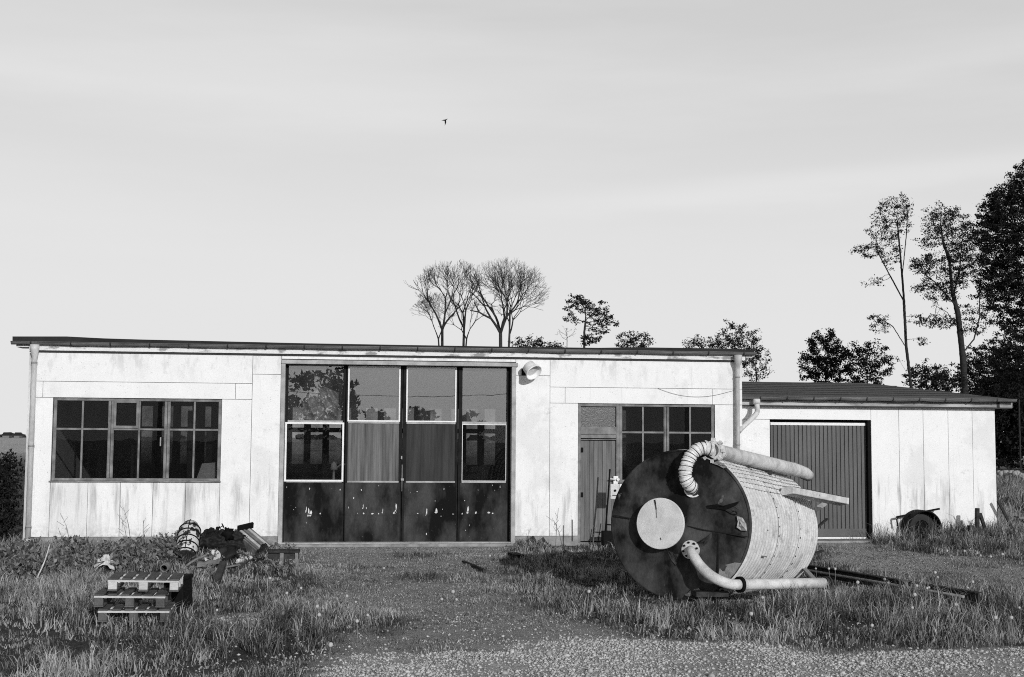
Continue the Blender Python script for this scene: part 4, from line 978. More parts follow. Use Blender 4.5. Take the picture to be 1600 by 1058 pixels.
for k in range(16):
    a = grp(rg.uniform(262, 425), rg.uniform(870, 893)); a[1] = min(a[1], -.5); l = rg.uniform(.25, .7); an_ = rg.uniform(0, 6.28); el = rg.uniform(.05, .6)
    b = a+np.array([math.cos(an_)*math.cos(el), math.sin(an_)*math.cos(el)*.5, math.sin(el)])*l; mid = (a+b)/2+np.array([rg.uniform(-.05, .05), 0, rg.uniform(0, .06)])
    mb = MB(); mb.tube(smooth_path([a, mid, b], 3), [rg.uniform(.008, .02)]*6+[.006], 6) if k % 3 else mb.beam(a, b, rg.uniform(.05, .10), .018)
    simple(mb, 'dead_branch' if k % 3 else 'broken_lath', 'wood_old' if k % 4 == 1 else 'rust', 'thin dead branch tangled into the rubbish heap' if k % 3 else 'broken dark lath tangled into the rubbish heap', 'branch' if k % 3 else 'lath', 'branches in the rubbish heap' if k % 3 else 'laths in the rubbish heap')
for k, (x_, y_, r_, lb) in enumerate([(352, 874, .16, 'dark crumpled rubbish bag between the white lid and the slanted box'), (306, 862, .14, 'dark lump of rags right behind the wrapped roll'), (412, 872, .12, 'small dark lump of rags beside the low bench')]):
    c = grp(x_, y_); c[1] = min(c[1], -.45); mb = MB(); mb.blob(c+np.array([0, 0, r_*.6]), r_, 50+k, .45, 22, 14, (1.3, .9, .9)); o = simple(mb, 'rag_lump', 'tarp', lb, 'rags', S)
    d_ = o.modifiers.new('rumple', 'DISPLACE'); d_.texture = tx_; d_.strength = .12
# bench of rough boards
a = grp(424, 888); bn = thing('low_bench', a+np.array([.2, 0, 0]), 'low dark wooden bench standing at the left corner of the big doors', 'bench', S)
MB().box(a[0]-.06, a[0]+.42, a[1], a[1]+.28, a[2]+.25, a[2]+.285).build('seat', M['rust'], bn, bevel=.004)
for x_, w in ((.12, .06), (.35, .05)):
    MB().box(a[0]+x_, a[0]+x_+w, a[1]+.01, a[1]+.05, a[2]-.05, a[2]+.2495).build('leg', M['wood_old'], bn, bevel=.004)
    MB().box(a[0]+x_, a[0]+x_+w, a[1]+.22, a[1]+.26, a[2]-.05, a[2]+.2495).build('leg', M['wood_old'], bn, bevel=.004)
MB().box(a[0]-.05, a[0]+.41, a[1]+.05, a[1]+.07, a[2]+.15, a[2]+.249).build('apron', M['rust'], bn)
# white plastic and other bits on the left
def crumple(c, w, d, h, seed, name, m, label, cat, grp_=None, n=12):
    rg = random.Random(seed); vs = []
    for i in range(n+1):
        for k in range(n+1):
            u, v = i/n-.5, k/n-.5; vs.append((c[0]+w*u+rg.uniform(-.02, .02), c[1]+d*v+rg.uniform(-.02, .02), c[2]+h*(1-1.6*(u*u+v*v)*2)*rg.uniform(.4, 1.15)))
    mb = MB().add(vs, [(i*(n+1)+k, i*(n+1)+k+1, (i+1)*(n+1)+k+1, (i+1)*(n+1)+k) for i in range(n) for k in range(n)])
    return simple(mb, name, m, label, cat, grp_)
crumple(grp(165, 888)+np.array([0, 0, .05]), .30, .25, .16, 4, 'plastic_bag', 'plastic_white', 'crumpled white plastic bag lying in the weeds behind the pallets', 'bag')
a = grp(30, 884); mb = MB(); vs = []
for i in range(8):
    for k in range(7): an_ = math.pi*k/6*.9+.2; vs.append((a[0]-.1+.27*i/7, a[1]+.07*math.cos(an_), a[2]+.08+.07*math.sin(an_)-.03*abs(i-4)/4))
mb.add(vs, [(i*7+k, i*7+k+1, (i+1)*7+k+1, (i+1)*7+k) for i in range(7) for k in range(6)], True); simple(mb, 'roof_tile', 'wood_old', 'curved grey tile lying in the weeds at the far left', 'tile')
for k, (p_, q_, h1, h2, lb) in enumerate([((58, 905), (78, 850), .05, .0, 'long pale dead stem leaning up in front of the left wall corner'), ((70, 915), (165, 888), .08, .12, 'dead branch lying flat left of the pallets')]):
    a = grp(*p_)+np.array([0, 0, h1])
    b = F(q_[0], q_[1], a[1]+.3) if k == 0 else grp(*q_)+np.array([0, 0, h2])
    mb = MB(); mb.tube(smooth_path([a, a*.6+b*.4+np.array([.03, 0, .04]), b], 4), [.011]*4+[.009]*5, 6); simple(mb, 'dead_branch', 'wood_light' if k == 0 else 'wood_old', lb, 'branch')
# things near the side door
c = F(960, 768, -.5)
sb = thing('switch_stand', (c[0]-.1, -.5, 0), 'white switch box on a thin dark steel stand in front of the side door', 'switch box')
MB().box(c[0]-.085, c[0]+.085, -.56, -.48, c[2]-.14, c[2]+.14).build('switch_box', M['plastic_white'], sb, bevel=.008)
mb = MB(); mb.tube([(c[0], -.563, c[2]+.02), (c[0], -.58, c[2]+.02)], .022, 12); mb.box(c[0]-.05, c[0]+.03, -.566, -.56, c[2]-.075, c[2]-.062); mb.build('switch_knob', M['black'], sb)
a = F(953, 733, -.46); mb = MB(); mb.tube([a, (c[0]-.11, -.46, c[2]-.1), (c[0]-.19, -.5, .05)], .016, 8); mb.tube([(c[0]-.19, -.5, .05), (c[0]+.14, -.5, .05)], .016, 8); mb.tube([(c[0]+.09, -.47, c[2]-.1), (c[0]+.10, -.5, .05)], .016, 8)
mb.box(c[0]-.23, c[0]-.02, -.65, -.4, .03, .30); mb.tube([(c[0]-.17, -.48, .42), (c[0]+.1, -.48, .40)], .014, 6); mb.build('stand', M['black'], sb)
for k, (x_, y_, s_, lb) in enumerate([(824, 851, .16, 'larger jagged dark slab fragment at the right pier of the big doors'), (842, 852, .14, 'smaller jagged slab fragment just right of the larger one at the pier')]):
    g_ = grp(x_, y_); g_[1] = max(min(g_[1], -.25), -1.2); mb = MB()
    mb.add([g_+np.array(q)*s_ for q in [(-1, 0, -.2), (1, .1, -.2), (.9, .1, .5), (.35, .05, 1.25), (-.1, 0, .9), (-.9, 0, .35)]]+[g_+np.array(q)*s_ for q in [(-1, .35, -.2), (1, .45, -.2), (.9, .45, .5), (.35, .4, 1.2), (-.1, .35, .85), (-.9, .35, .3)]],
           [(0, 1, 2, 3, 4, 5), (11, 10, 9, 8, 7, 6)]+[(i, i+6, (i+1) % 6+6, (i+1) % 6) for i in range(6)])
    simple(mb, 'slab_fragment', 'rust', lb, 'stone', 'slab fragments by the pier')
a = grp(724, 879); b = grp(757, 893); mb = MB(); mb.beam(a+np.array([0, 0, .03]), b+np.array([0, 0, .03]), .05, .03); simple(mb, 'wood_stick', 'rust', 'dark stick lying on the gravel drive before the right door leaf', 'stick')
a = grp(800, 872); b = grp(812, 876); mb = MB(); mb.beam(a+np.array([0, 0, .05]), b+np.array([0, 0, .06]), .16, .05); simple(mb, 'board_offcut', 'black', 'short black board offcut lying at the edge of the tall grass', 'board')
for k, (p_, q_, h_) in enumerate([((934, 850), (939, 818), -.35), ((894, 846), (894, 812), -.4)]):
    a = F(p_[0], p_[1], h_); b = F(q_[0], q_[1], h_); mb = MB(); mb.tube([a, b], .011, 6); simple(mb, 'steel_rod', 'rust', ['thin rusty rod standing against the side door', 'thin rusty rod standing left of the side door'][k], 'rod')
# rail lying in the grass at right
a = grp(1262, 895)+np.array([0, 0, .15]); b = grp(1530, 957)+np.array([0, 0, .16]); rl = thing('steel_beam', (a+b)/2, 'long dark steel beam lying in the grass from the tank towards the right', 'beam')
mb = MB(); mb.beam(a, b, .02, .12); mb.beam(a+np.array([0, 0, .065]), b+np.array([0, 0, .065]), .10, .012); mb.beam(a-np.array([0, 0, .066]), b-np.array([0, 0, .066]), .10, .012)
mb.build('beam', M['rust'], rl)
off = np.array([-.14, -.17, .02]); MB().tube([a+off, b*.95+a*.05+off], .018, 6).build('edge_rod', M['galv'], rl)
# hand cart against the garage wall
zf = H(11.9, .3)
ct = thing('trailer', (12.0, .3, zf), 'old two wheeled trailer frame with round mudguard half hidden in grass at the garage wall', 'trailer')
c = F(1441, 832, .6)
MB().lathe([(-.06, .14), (-.07, .23), (-.05, .285), (0, .30), (.05, .285), (.07, .23), (.06, .14)], (c[0]-.02, .62, zf+.13), (0.05, 1, 0), 40).build('tyre', M['rubber'], ct)
MB().lathe([(-.03, .0), (-.03, .06), (.0, .08), (-.02, .15)], (c[0]-.02, .60, zf+.13), (.05, 1, 0), 24, smooth=False).build('rim', M['black'], ct)
vs = []
for k in range(25):
    an_ = math.pi*(-.02+1.04*k/24)
    for yy, rr in ((.40, .345), (.77, .345), (.77, .32), (.40, .32)): vs.append((c[0]-.02+rr*math.cos(an_), yy, zf+.12+rr*math.sin(an_)*1.02))
MB().add(vs, [(i*4+k, i*4+(k+1) % 4, (i+1)*4+(k+1) % 4, (i+1)*4+k) for i in range(24) for k in range(4)]).build('mudguard', M['black'], ct)
a = F(1401, 808, .62); b = F(1468, 795, .62); e = F(1403, 822, .62)
mb = MB(); mb.beam(a, b, .035, .035); mb.beam(a, e, .03, .03); mb.build('frame_bar', M['black'], ct)
for (p_, q_, w, lb) in [((1527, 838), (1527, 794), .07, 'dark upright wooden post before the right end of the garage wall'), ((1543, 838), (1531, 802), .06, 'dark wooden post leaning on the upright post at the garage wall'), ((1517, 836), (1517, 821), .10, 'short dark post stub left of the upright post'), ((1582, 826), (1559, 782), .05, 'thin dark pole leaning against the right corner of the garage')]:
    Y_ = .25 if w > .055 else .6
    a = F(p_[0], p_[1], Y_); b = F(q_[0], q_[1], Y_); mb = MB(); mb.beam(a, b, w, w, up=(0, 1, 0)); simple(mb, 'wooden_post', 'rust', lb, 'post', 'old posts at the garage wall', bevel=.006)
for k, (p_, q_, lb) in enumerate([((1588, 808), (1625, 812), 'pale plank lying on brushwood right of the garage'), ((1578, 818), (1630, 822), 'dark plank under the pale plank right of the garage')]):
    a = F(p_[0], p_[1], 2.5); b = F(q_[0], q_[1], 2.5); mb = MB(); mb.beam(a, b, .22, .04+.1*k); simple(mb, 'loose_plank', 'wood_old' if k == 0 else 'black', lb, 'plank')
# ================================================================== trees and other plants
def colonize(A_, trunks, step, kill, infl, iters, seed, trop=0.0, jit=.15):
    rg = np.random.RandomState(seed)
    pos = []; par = []
    for tr in trunks:
        tr = [np.array(q, float) for q in tr]; prev = -1
        if pos:                              # a side trunk starts from the nearest node
            dd = [np.sum((q-tr[0])**2) for q in pos]; prev = int(np.argmin(dd))
        for a, b in zip(tr, tr[1:]):
            L = np.linalg.norm(b-a); n = max(1, int(L/step))
            for k in range(n):
                q = a+(b-a)*(k/n)
                if pos and prev >= 0 and np.sum((pos[prev]-q)**2) < 1e-6: continue
                pos.append(q+rg.randn(3)*step*.05*(k > 0)); par.append(prev); prev = len(pos)-1
        pos.append(tr[-1]); par.append(prev)
    A_ = A_.copy(); alive = np.ones(len(A_), bool)
    near = np.zeros(len(A_), int); nd = np.full(len(A_), 1e9); start = 0
    P_ = np.array(pos)
    for it in range(iters):
        new = P_[start:]
        if len(new):
            d = np.sqrt(((A_[:, None]-new[None])**2).sum(2)); k = d.argmin(1); dm = d[np.arange(len(A_)), k]
            m_ = dm < nd; near[m_] = k[m_]+start; nd[m_] = dm[m_]
        alive &= nd > kill
        act = alive & (nd < infl)
        if not act.any(): break
        ns, inv = np.unique(near[act], return_inverse=True); inv = inv.ravel()
        v = A_[act]-P_[near[act]]; v /= np.linalg.norm(v, axis=1)[:, None]+1e-9
        D = np.zeros((len(ns), 3)); np.add.at(D, inv, v); D /= np.linalg.norm(D, axis=1)[:, None]+1e-9
        D += rg.randn(len(ns), 3)*jit; D[:, 2] += trop; D /= np.linalg.norm(D, axis=1)[:, None]+1e-9
        start = len(P_); P_ = np.vstack([P_, P_[ns]+D*step]); par += list(ns)
        if len(P_) > 14000: break
    par = np.array(par); cnt = np.ones(len(P_)); kids = np.zeros(len(P_), int)
    for i in range(len(P_)-1, 0, -1):
        if par[i] >= 0: cnt[par[i]] += cnt[i] ; kids[par[i]] += 1
    tips = kids == 0; cnt2 = tips.astype(float)
    for i in range(len(P_)-1, 0, -1):
        if par[i] >= 0: cnt2[par[i]] += cnt2[i]
    return P_, par, cnt2, tips
def twigmesh(P_, par, r, name, mat_, parent, sel, n=5):
    idx = np.where((par >= 0) & sel)[0]; a = P_[par[idx]]; b = P_[idx]; ra = np.minimum(r[par[idx]], r[idx]*1.5); rb = r[idx]
    d = b-a; d /= np.linalg.norm(d, axis=1)[:, None]+1e-9
    x = np.cross(d, (0.31, .95, 0.05)); x /= np.linalg.norm(x, axis=1)[:, None]+1e-9; y = np.cross(d, x)
    an = 2*np.pi*np.arange(n)/n; c = np.cos(an)[None, :, None]; s = np.sin(an)[None, :, None]
    off = x[:, None]*c+y[:, None]*s
    a = a-d*np.minimum(ra, .05)[:, None]*.5
    V = np.concatenate([a[:, None]+off*ra[:, None, None], b[:, None]+off*rb[:, None, None]], 1)
    k = np.arange(n); q = np.stack([k, (k+1) % n, n+(k+1) % n, n+k], 1)
    fl = (q[None]+(np.arange(len(idx))*2*n)[:, None, None]).ravel()
    return np_mesh(name, V.reshape(-1, 3), fl, np.full(len(idx)*n, 4), mat_, parent, smooth=True)
def leafmesh(C, size, rg, name, mat_, parent, squash=1.0):
    n = len(C); a = rg.randn(n, 3); a /= np.linalg.norm(a, axis=1)[:, None]; b = np.cross(a, rg.randn(n, 3)); b /= np.linalg.norm(b, axis=1)[:, None]+1e-9
    s = (size*(.55+.9*rg.rand(n)))[:, None]
    V = np.stack([C-a*s, C-b*s*.5+a*s*.1, C+a*s, C+b*s*.5-a*s*.05], 1)
    tone = np.repeat(np.clip(rg.rand(n), 0, 1), 4)
    return np_mesh(name, V.reshape(-1, 3), np.arange(n*4), np.full(n, 4), mat_, parent, attr={'tone': tone})
def ell(px, py, rx, ry, Y, n, rg, hollow=0.0, ryd=None):   # attractors in an ellipsoid seen at that pixel on plane Y
    c = F(px, py, Y); s = np.linalg.norm(c-CAM)/FPX
    q = rg.randn(n, 3); q /= np.linalg.norm(q, axis=1)[:, None]; u = (hollow+(1-hollow)*rg.rand(n))**(1/3.) if hollow else rg.rand(n)**(1/3.)
    q = q*(u*np.where(rg.rand(n) < .25, 1+.22*np.abs(rg.randn(n)), 1))[:, None]; return c+q*np.array([rx*s, (ryd or rx)*s, ry*s])
def tree(name, Y, trunks, crowns, label, cat='tree', group=None, seed=1, step=.35, kill=.6, infl=4.0, rt=.012, rroot=.22, leaves=0, lsize=.13, lspread=.35, density=1.0, bark='bark', hollow=0, trop=.05, iters=140, base=None, lm='leaf', jit=.18, parts=('trunk', 'crown'), pw=.62, twigs=0):
    rg = np.random.RandomState(seed); u_ = (Y-CAM[1])/FPX*10      # sizes below are for a crown 10 px to the metre
    step, kill, infl, rt, rroot, lsize, lspread = step*u_, kill*u_, infl*u_, rt*u_, rroot*u_*1.5, lsize*u_*1.5, lspread*u_*1.5
    T = [[F(x, y, Y+(dy if dy else 0)) for x, y, dy in tr] for tr in trunks]
    b0_ = T[0][0].copy(); b0_[2] = 0
    T[0] = [b0_] + T[0]
    At = np.vstack([ell(x, y, rx, ry, Y, int(n), rg, hollow) for x, y, rx, ry, n in crowns])
    P_, par, cnt, tips = colonize(At, T, step, kill, infl, iters, seed, trop, jit)
    r = rt+(rroot-rt)*(cnt/cnt.max())**pw
    if twigs:                               # fans of fine end twigs
        par0 = par.copy(); n0 = len(P_); cand = np.where((r < rt*2.0) & (par0 >= 0))[0]; cen = P_[cand].mean(0)
        for _ in range(twigs):
            d0_ = P_[cand]-P_[par0[cand]]; d0_ /= np.linalg.norm(d0_, axis=1)[:, None]+1e-9
            ou = P_[cand]-b0_-np.array([0, 0, (cen[2]-b0_[2])*.55]); ou /= np.linalg.norm(ou, axis=1)[:, None]
            for seg in range(2):
                if seg == 0: src = cand; bp = P_[cand]; dd_ = d0_*.5+ou*.9+rg.randn(len(cand), 3)*.38
                else: src = np.arange(len(P_)-len(cand), len(P_)); bp = P_[src]; dd_ = dd_+rg.randn(len(cand), 3)*.2
                dd_ /= np.linalg.norm(dd_, axis=1)[:, None]; L_ = (step*(.5+1.0*rg.rand(len(cand))))[:, None]
                P_ = np.vstack([P_, bp+dd_*L_]); par = np.concatenate([par, src]); r = np.concatenate([r, np.full(len(cand), rt*(.55 if seg == 0 else .36))])
    t = thing(name, b0_, label, cat, group)
    big = r > rt*2.2 if leaves == 0 else np.ones(len(r), bool)
    twigmesh(P_, par, r, parts[0], M[bark], t, big)
    if leaves == 0:
        fine = (~big).any() and twigmesh(P_, par, r, 'branches', M[bark], t, ~big, 3)
        return t, P_
    lowr = np.where(r < rt*3.0)[0]; lowr = lowr[P_[lowr][:, 2] > min(At[:, 2])-1.0]
    lowr = lowr[rg.rand(len(lowr)) < .62*density+.05]; C = np.repeat(P_[lowr], int(leaves*1.5), 0); C = C+rg.randn(len(C), 3)*lspread*.38*np.array([1.25, 1.25, .7])
    keep = rg.rand(len(C)) < .97; leafmesh(C[keep] if keep.any() else C, lsize*1.12, rg, parts[1], M[lm], t)
    return t, P_

GB = 'trees behind the workshop'
def fan_tree(name, Y, trunks, env, label, group, seed, r0, depth=7, L0=24, rmin=.13):
    """bare tree: limbs fork again and again, fanning upward, inside the given outline (all sizes in photo pixels on plane Y)"""
    rg = np.random.RandomState(seed); s = (Y-CAM[1])/FPX; P_ = []; par = []; r = []
    E = [(F(x, y, Y), rx*s, ry*s) for x, y, rx, ry in env]; cen = np.mean([e[0] for e in E], 0)
    def outside(p): return all(((p[0]-c[0])/a)**2+((p[1]-c[1])/a)**2+((p[2]-c[2])/b)**2 > 1 for c, a, b in E)
    def limb(src, p, d, L, rad, dep):
        n = 3 if dep > 1 else 2; q = src
        for i in range(n):
            d = d+rg.randn(3)*.09; d[2] += .05; d /= np.linalg.norm(d); p = p+d*L/n
            P_.append(p); par.append(q); q = len(P_)-1; r.append(max(rad*(1-.22*(i+1)/n), rmin*s))
            if dep <= 4 and rg.rand() < .38:      # short side twig
                t = np.cross(d, rg.randn(3)); t /= np.linalg.norm(t); t = d*.75+t*.7; t[2] += .15; t /= np.linalg.norm(t)
                if dep > 1: limb(q, p, t, L*.55, rad*.45, dep-2)
        if dep <= 0 or (outside(p) and dep < depth-1): return
        k = 3 if rg.rand() < .35 else 2; az = rg.rand()*6.28
        x = np.cross(d, (.3, .9, .1)); x /= np.linalg.norm(x); y = np.cross(d, x)
        for j in range(k):
            an = az+j*6.28/k+rg.randn()*.3; sp = math.radians(rg.uniform(14, 34)); t = d*math.cos(sp)+(x*math.cos(an)+y*math.sin(an))*math.sin(sp)
            o = p-cen; o /= np.linalg.norm(o)+1e-6; t = t+o*.10; t /= np.linalg.norm(t)
            limb(q, p, t, L*rg.uniform(.70, .92), rad*(.70 if k == 2 else .60), dep-1)
    b0 = F(trunks[0][0], trunks[0][1], Y); b0[2] = 0
    trunks = [(q[0], q[2], q[2], q[3], q[4], q[5], q[6]) for q in trunks]
    for x0, y0, y1, dx, rad, L, kk in trunks:  # foot, fork height, lean, radius, first limb length, number of limbs
        base = F(x0, y0, Y); base[2] = 0; top = F(x0+dx, y1, Y); P_.append(base); par.append(-1); r.append(rad*s); q = len(P_)-1
        for i in range(1, 9): u = i/8; P_.append(base*(1-u)+top*u+np.array([.25*math.sin(u*5)*s*4, 0, 0])); par.append(q); r.append(rad*s*(1-.25*u)); q = len(P_)-1
        az = rg.rand()*6.28
        for j in range(kk):
            an = az+j*6.28/kk; sp = math.radians(rg.uniform(14, 48)); d = np.array([math.cos(an)*math.sin(sp), math.sin(an)*math.sin(sp), math.cos(sp)]); limb(q, P_[q], d, L*s, rad*s*.62, depth)
    P_ = np.array(P_); par = np.array(par); r = np.array(r); t = thing(name, b0, label, 'tree', group); big = r > .8*s
    twigmesh(P_, par, r, 'trunk', M['barkfar'], t, big, 6); twigmesh(P_, par, r, 'branches', M['barkfar'], t, ~big, 3); return t, P_
fan_tree('bare_tree', 105, [(786, 540, 520, -3, 3.6, 29, 4), (789, 540, 522, 8, 2.2, 24, 3)], [(796, 455, 66, 57), (838, 470, 24, 32), (764, 455, 30, 46)],
     'tall bare tree with a wide rounded crown behind the middle of the roof', GB, 3, 4)
tb, PB = fan_tree('bare_tree', 118, [(694, 540, 515, -2, 2.8, 27, 3), (722, 540, 512, 4, 2.5, 27, 3), (700, 540, 530, -14, 1.6, 18, 2), (716, 540, 530, 14, 1.6, 18, 2)], [(690, 465, 42, 50), (724, 462, 26, 54), (664, 500, 24, 30), (740, 505, 24, 24)],
     'bare twin-stemmed tree just left of the tall bare one behind the roof', GB, 5, 3)
tree('small_tree', 75, [[(913, 545, 0), (913, 520, 0), (915, 500, 0)]], [(905, 474, 20, 15, 120), (938, 497, 24, 18, 130), (893, 498, 13, 9, 40), (925, 480, 22, 17, 70), (940, 518, 14, 8, 30), (922, 532, 20, 9, 50), (888, 480, 8, 8, 20)],
     'small leafy tree standing alone behind the roof right of the bare trees', group=GB, seed=7, step=.25, kill=.35, infl=3, rroot=.13, leaves=6, lsize=.10, lspread=.30, density=.8)
for k, (x, y, rx, ry, Y, lb, ds) in enumerate([(825, 537, 26, 12, 80, 'low leafy bush showing over the roof at the foot of the tall bare tree', .7), (990, 533, 32, 17, 70, 'low bush showing over the roof right of the small leafy tree', .8), (862, 543, 20, 10, 85, 'very low bush top between the small leafy tree and the bare trees', .5),
                                (1096, 537, 32, 13, 75, 'thin low bush top left of the bushy tree at the right end of the roof', .45), (1152, 540, 38, 35, 48, 'bushy tree behind the right end of the main roof', 1), (1182, 567, 22, 32, 46, 'shrub filling the gap above the garage roof beside the downpipe', .9)]):
    tree('bush', Y, [[(x, y+ry*1.2, 0), (x, y+ry*.5, 0)]], [(x, y, rx, ry, 200 if rx < 34 else 380)], lb, 'bush', 'bushes behind the workshop', seed=20+k, step=.28, kill=.42, infl=4, rroot=.09, leaves=6, lsize=.09, lspread=.35, density=ds)
tree('sapling', 90, [[(886, 545, 0), (886, 530, 0)]], [(886, 520, 20, 13, 70)], 'thin pale bare sapling left of the small leafy tree behind the roof', group=GB, seed=9, step=.3, kill=.5, infl=3, rt=.010, rroot=.04, bark='barkfar')
# right group
GR_ = 'trees behind the garage'
tree('slender_tree', 52, [[(1424, 606, 0), (1416, 540, 0), (1412, 460, 0), (1407, 400, 0), (1402, 345, 0)], [(1412, 470, 0), (1385, 420, .3), (1372, 395, 0)], [(1417, 545, 0), (1395, 510, -.3), (1372, 495, 0)], [(1410, 430, 0), (1416, 370, .3), (1418, 335, 0)], [(1421, 590, 0), (1405, 562, .4), (1385, 555, .3)]],
     [(1396, 340, 27, 34, 190), (1376, 365, 22, 20, 80), (1412, 325, 14, 22, 60), (1360, 392, 27, 12, 80), (1363, 440, 18, 9, 30), (1370, 500, 20, 10, 50), (1372, 515, 14, 6, 20), (1436, 500, 12, 7, 20), (1390, 400, 15, 20, 50), (1440, 535, 14, 8, 15)],
     'tall slender tree with sparse leaves and bare lower stem', group=GR_, seed=11, step=.24, kill=.36, infl=2.2, rroot=.17, leaves=7, lsize=.09, lspread=.42, density=.6)
tree('forked_tree', 50, [[(1508, 616, 0), (1505, 560, 0), (1502, 535, 0)], [(1502, 535, 0), (1497, 490, 0), (1488, 455, 0), (1484, 410, 0), (1473, 375, 0), (1470, 350, 0)], [(1504, 552, 0), (1522, 530, .4), (1531, 495, .4), (1530, 460, .3), (1534, 420, .3)], [(1490, 460, 0), (1500, 420, 1), (1502, 385, 1)], [(1496, 480, 0), (1460, 440, -.3), (1440, 425, 0)], [(1500, 515, 0), (1480, 488, .5), (1462, 478, 0)]],
     [(1470, 345, 32, 27, 220), (1495, 365, 25, 32, 180), (1445, 415, 27, 15, 110), (1450, 380, 15, 14, 40), (1500, 420, 34, 30, 200), (1520, 400, 28, 50, 200), (1475, 455, 26, 16, 80), (1460, 505, 30, 9, 60), (1525, 500, 30, 22, 80), (1445, 450, 18, 10, 40)],
     'tall forked tree with thick dark trunk between the slender and the dense tree', group=GR_, seed=13, step=.24, kill=.36, infl=2.4, rroot=.37, pw=.8, leaves=8, lsize=.095, lspread=.48, density=.62)
tree('dense_tree', 36, [[(1625, 620, 0), (1622, 500, 0), (1615, 400, 0)]], [(1600, 330, 48, 55, 500), (1575, 395, 42, 62, 500), (1625, 390, 75, 120, 800), (1560, 325, 30, 26, 150), (1598, 285, 22, 30, 120), (1578, 455, 44, 42, 380), (1545, 360, 28, 34, 160), (1600, 540, 50, 60, 350), (1660, 330, 70, 90, 300)],
     'large dense dark tree rising at the right edge', group=GR_, seed=15, step=.3, kill=.42, infl=4, rroot=.45, leaves=13, lsize=.11, lspread=.52, density=.92)
for k, (x, y, rx, ry, Y, n, lv_, lb) in enumerate([(1290, 562, 40, 42, 56, 420, 9, 'round dense bush at the left of the trees behind the garage'), (1355, 572, 38, 38, 60, 300, 7, 'looser bush right of the round dense bush behind the garage'), (1448, 590, 34, 22, 62, 220, 7, 'low bush between the slender and forked tree trunks'),
                                   (1545, 590, 44, 50, 54, 500, 10, 'dark thicket under the forked tree'), (1592, 570, 40, 55, 44, 420, 6, 'loose leafy shrub under the dense tree at the right edge'), (1480, 595, 30, 20, 64, 160, 7, 'low dark bush just left of the forked trunk')]):
    tree('bush', Y, [[(x, y+ry*.9, 0), (x, y+ry*.4, 0)]], [(x, y, rx, ry, n)], lb, 'bush', 'bushes behind the garage', seed=40+k, step=.28, kill=.42, infl=4, rroot=.10, leaves=lv_, lsize=.11, lspread=.4)
for k, (x, Y, lb) in enumerate([(1575, 62, 'dark hedge mass at the right edge beyond the garage, left part'), (1625, 62, 'dark hedge mass at the right edge beyond the garage, right part'), (1560, 68, 'dark hedge mass right behind the garage corner')]):
    tree('dark_hedge', Y, [[(x, 700, 0), (x, 680, 0)]], [(x, 655, 45, 62, 520)], lb, 'hedge', 'dark hedge right of the garage', seed=60+k, step=.34, kill=.48, infl=5, rroot=.12, leaves=12, lsize=.17, lspread=.6)
# left hedge by the corner
for k, (x, y, Y, rx, ry, lb) in enumerate([(10, 745, 3.2, 24, 34, 'loose dark shrub at the left end of the workshop'), (-30, 770, 1.5, 34, 66, 'dark shrub cut by the left edge of the picture'), (8, 805, .6, 24, 44, 'low dark shrub at the foot of the left workshop corner')]):
    tree('shrub', Y, [[(x, 845, 0), (x, y, 0)]], [(x, y, rx, ry, 300), (x-8, y+ry*.5, rx*1.1, ry*.6, 160), (x+rx*.2, y-ry*.7, rx*.5, ry*.5, 60)], lb, 'shrub', 'shrubs at the left corner', seed=80+k, step=.45, kill=.7, infl=6, rt=.03, rroot=.12, leaves=7, lsize=.17, lspread=.75, density=.8)
# stone heap and brush on the far right field
rg = random.Random(4); mb = MB()
for k in range(60):
    c = F(rg.uniform(1560, 1640), rg.uniform(722, 738), 42); mb.blob((c[0], 42+rg.uniform(-2, 2), .1+rg.uniform(-.2, .25)), rg.uniform(.06, .2), k, .4, 7, 5)
tag(mb.build('stone_heap', M['stone'], origin=(float(c[0]), 42, 0)), 'long heap of pale stones below the dark hedge', 'stones', None, 'stuff')
# far treeline
rg = random.Random(14); mb = MB()
for k in range(170):
    x = rg.uniform(-900, 900); y = 1150+rg.uniform(-60, 60); r = rg.uniform(1.5, 4); mb.blob((x, y, r*.5), r, k, .35, 9, 6, (1.8, 1, .8))
tag(mb.build('far_wood', M['bark'], origin=(0, 1150, 0)), 'far dark treeline on the horizon at the left', 'wood', None, 'stuff')
for k, (x0, w) in enumerate([(9, 5), (26, 4)]):
    c = F(x0, 680, 900); s = 900/2000.; hb = thing('far_barn', (c[0], 900, 0), ['tiny pale barn on the horizon at the left edge', 'tiny pale barn on the horizon beside the workshop corner'][k], 'barn')
    MB().box(c[0]-w*s, c[0]+w*s, 900, 908, 0, 1.6).build('wall', M['wood_old'], hb)
    MB().add([(c[0]-w*s-.3, 899.7, 2.2), (c[0]+w*s+.3, 899.7, 2.2), (c[0]+w*s+.3, 904, 4), (c[0]-w*s-.3, 904, 4), (c[0]-w*s-.3, 908.3, 2.2), (c[0]+w*s+.3, 908.3, 2.2)], [(0, 1, 2, 3), (3, 2, 5, 4), (0, 3, 4), (1, 5, 2)]).build('roof', M['roof'], hb)

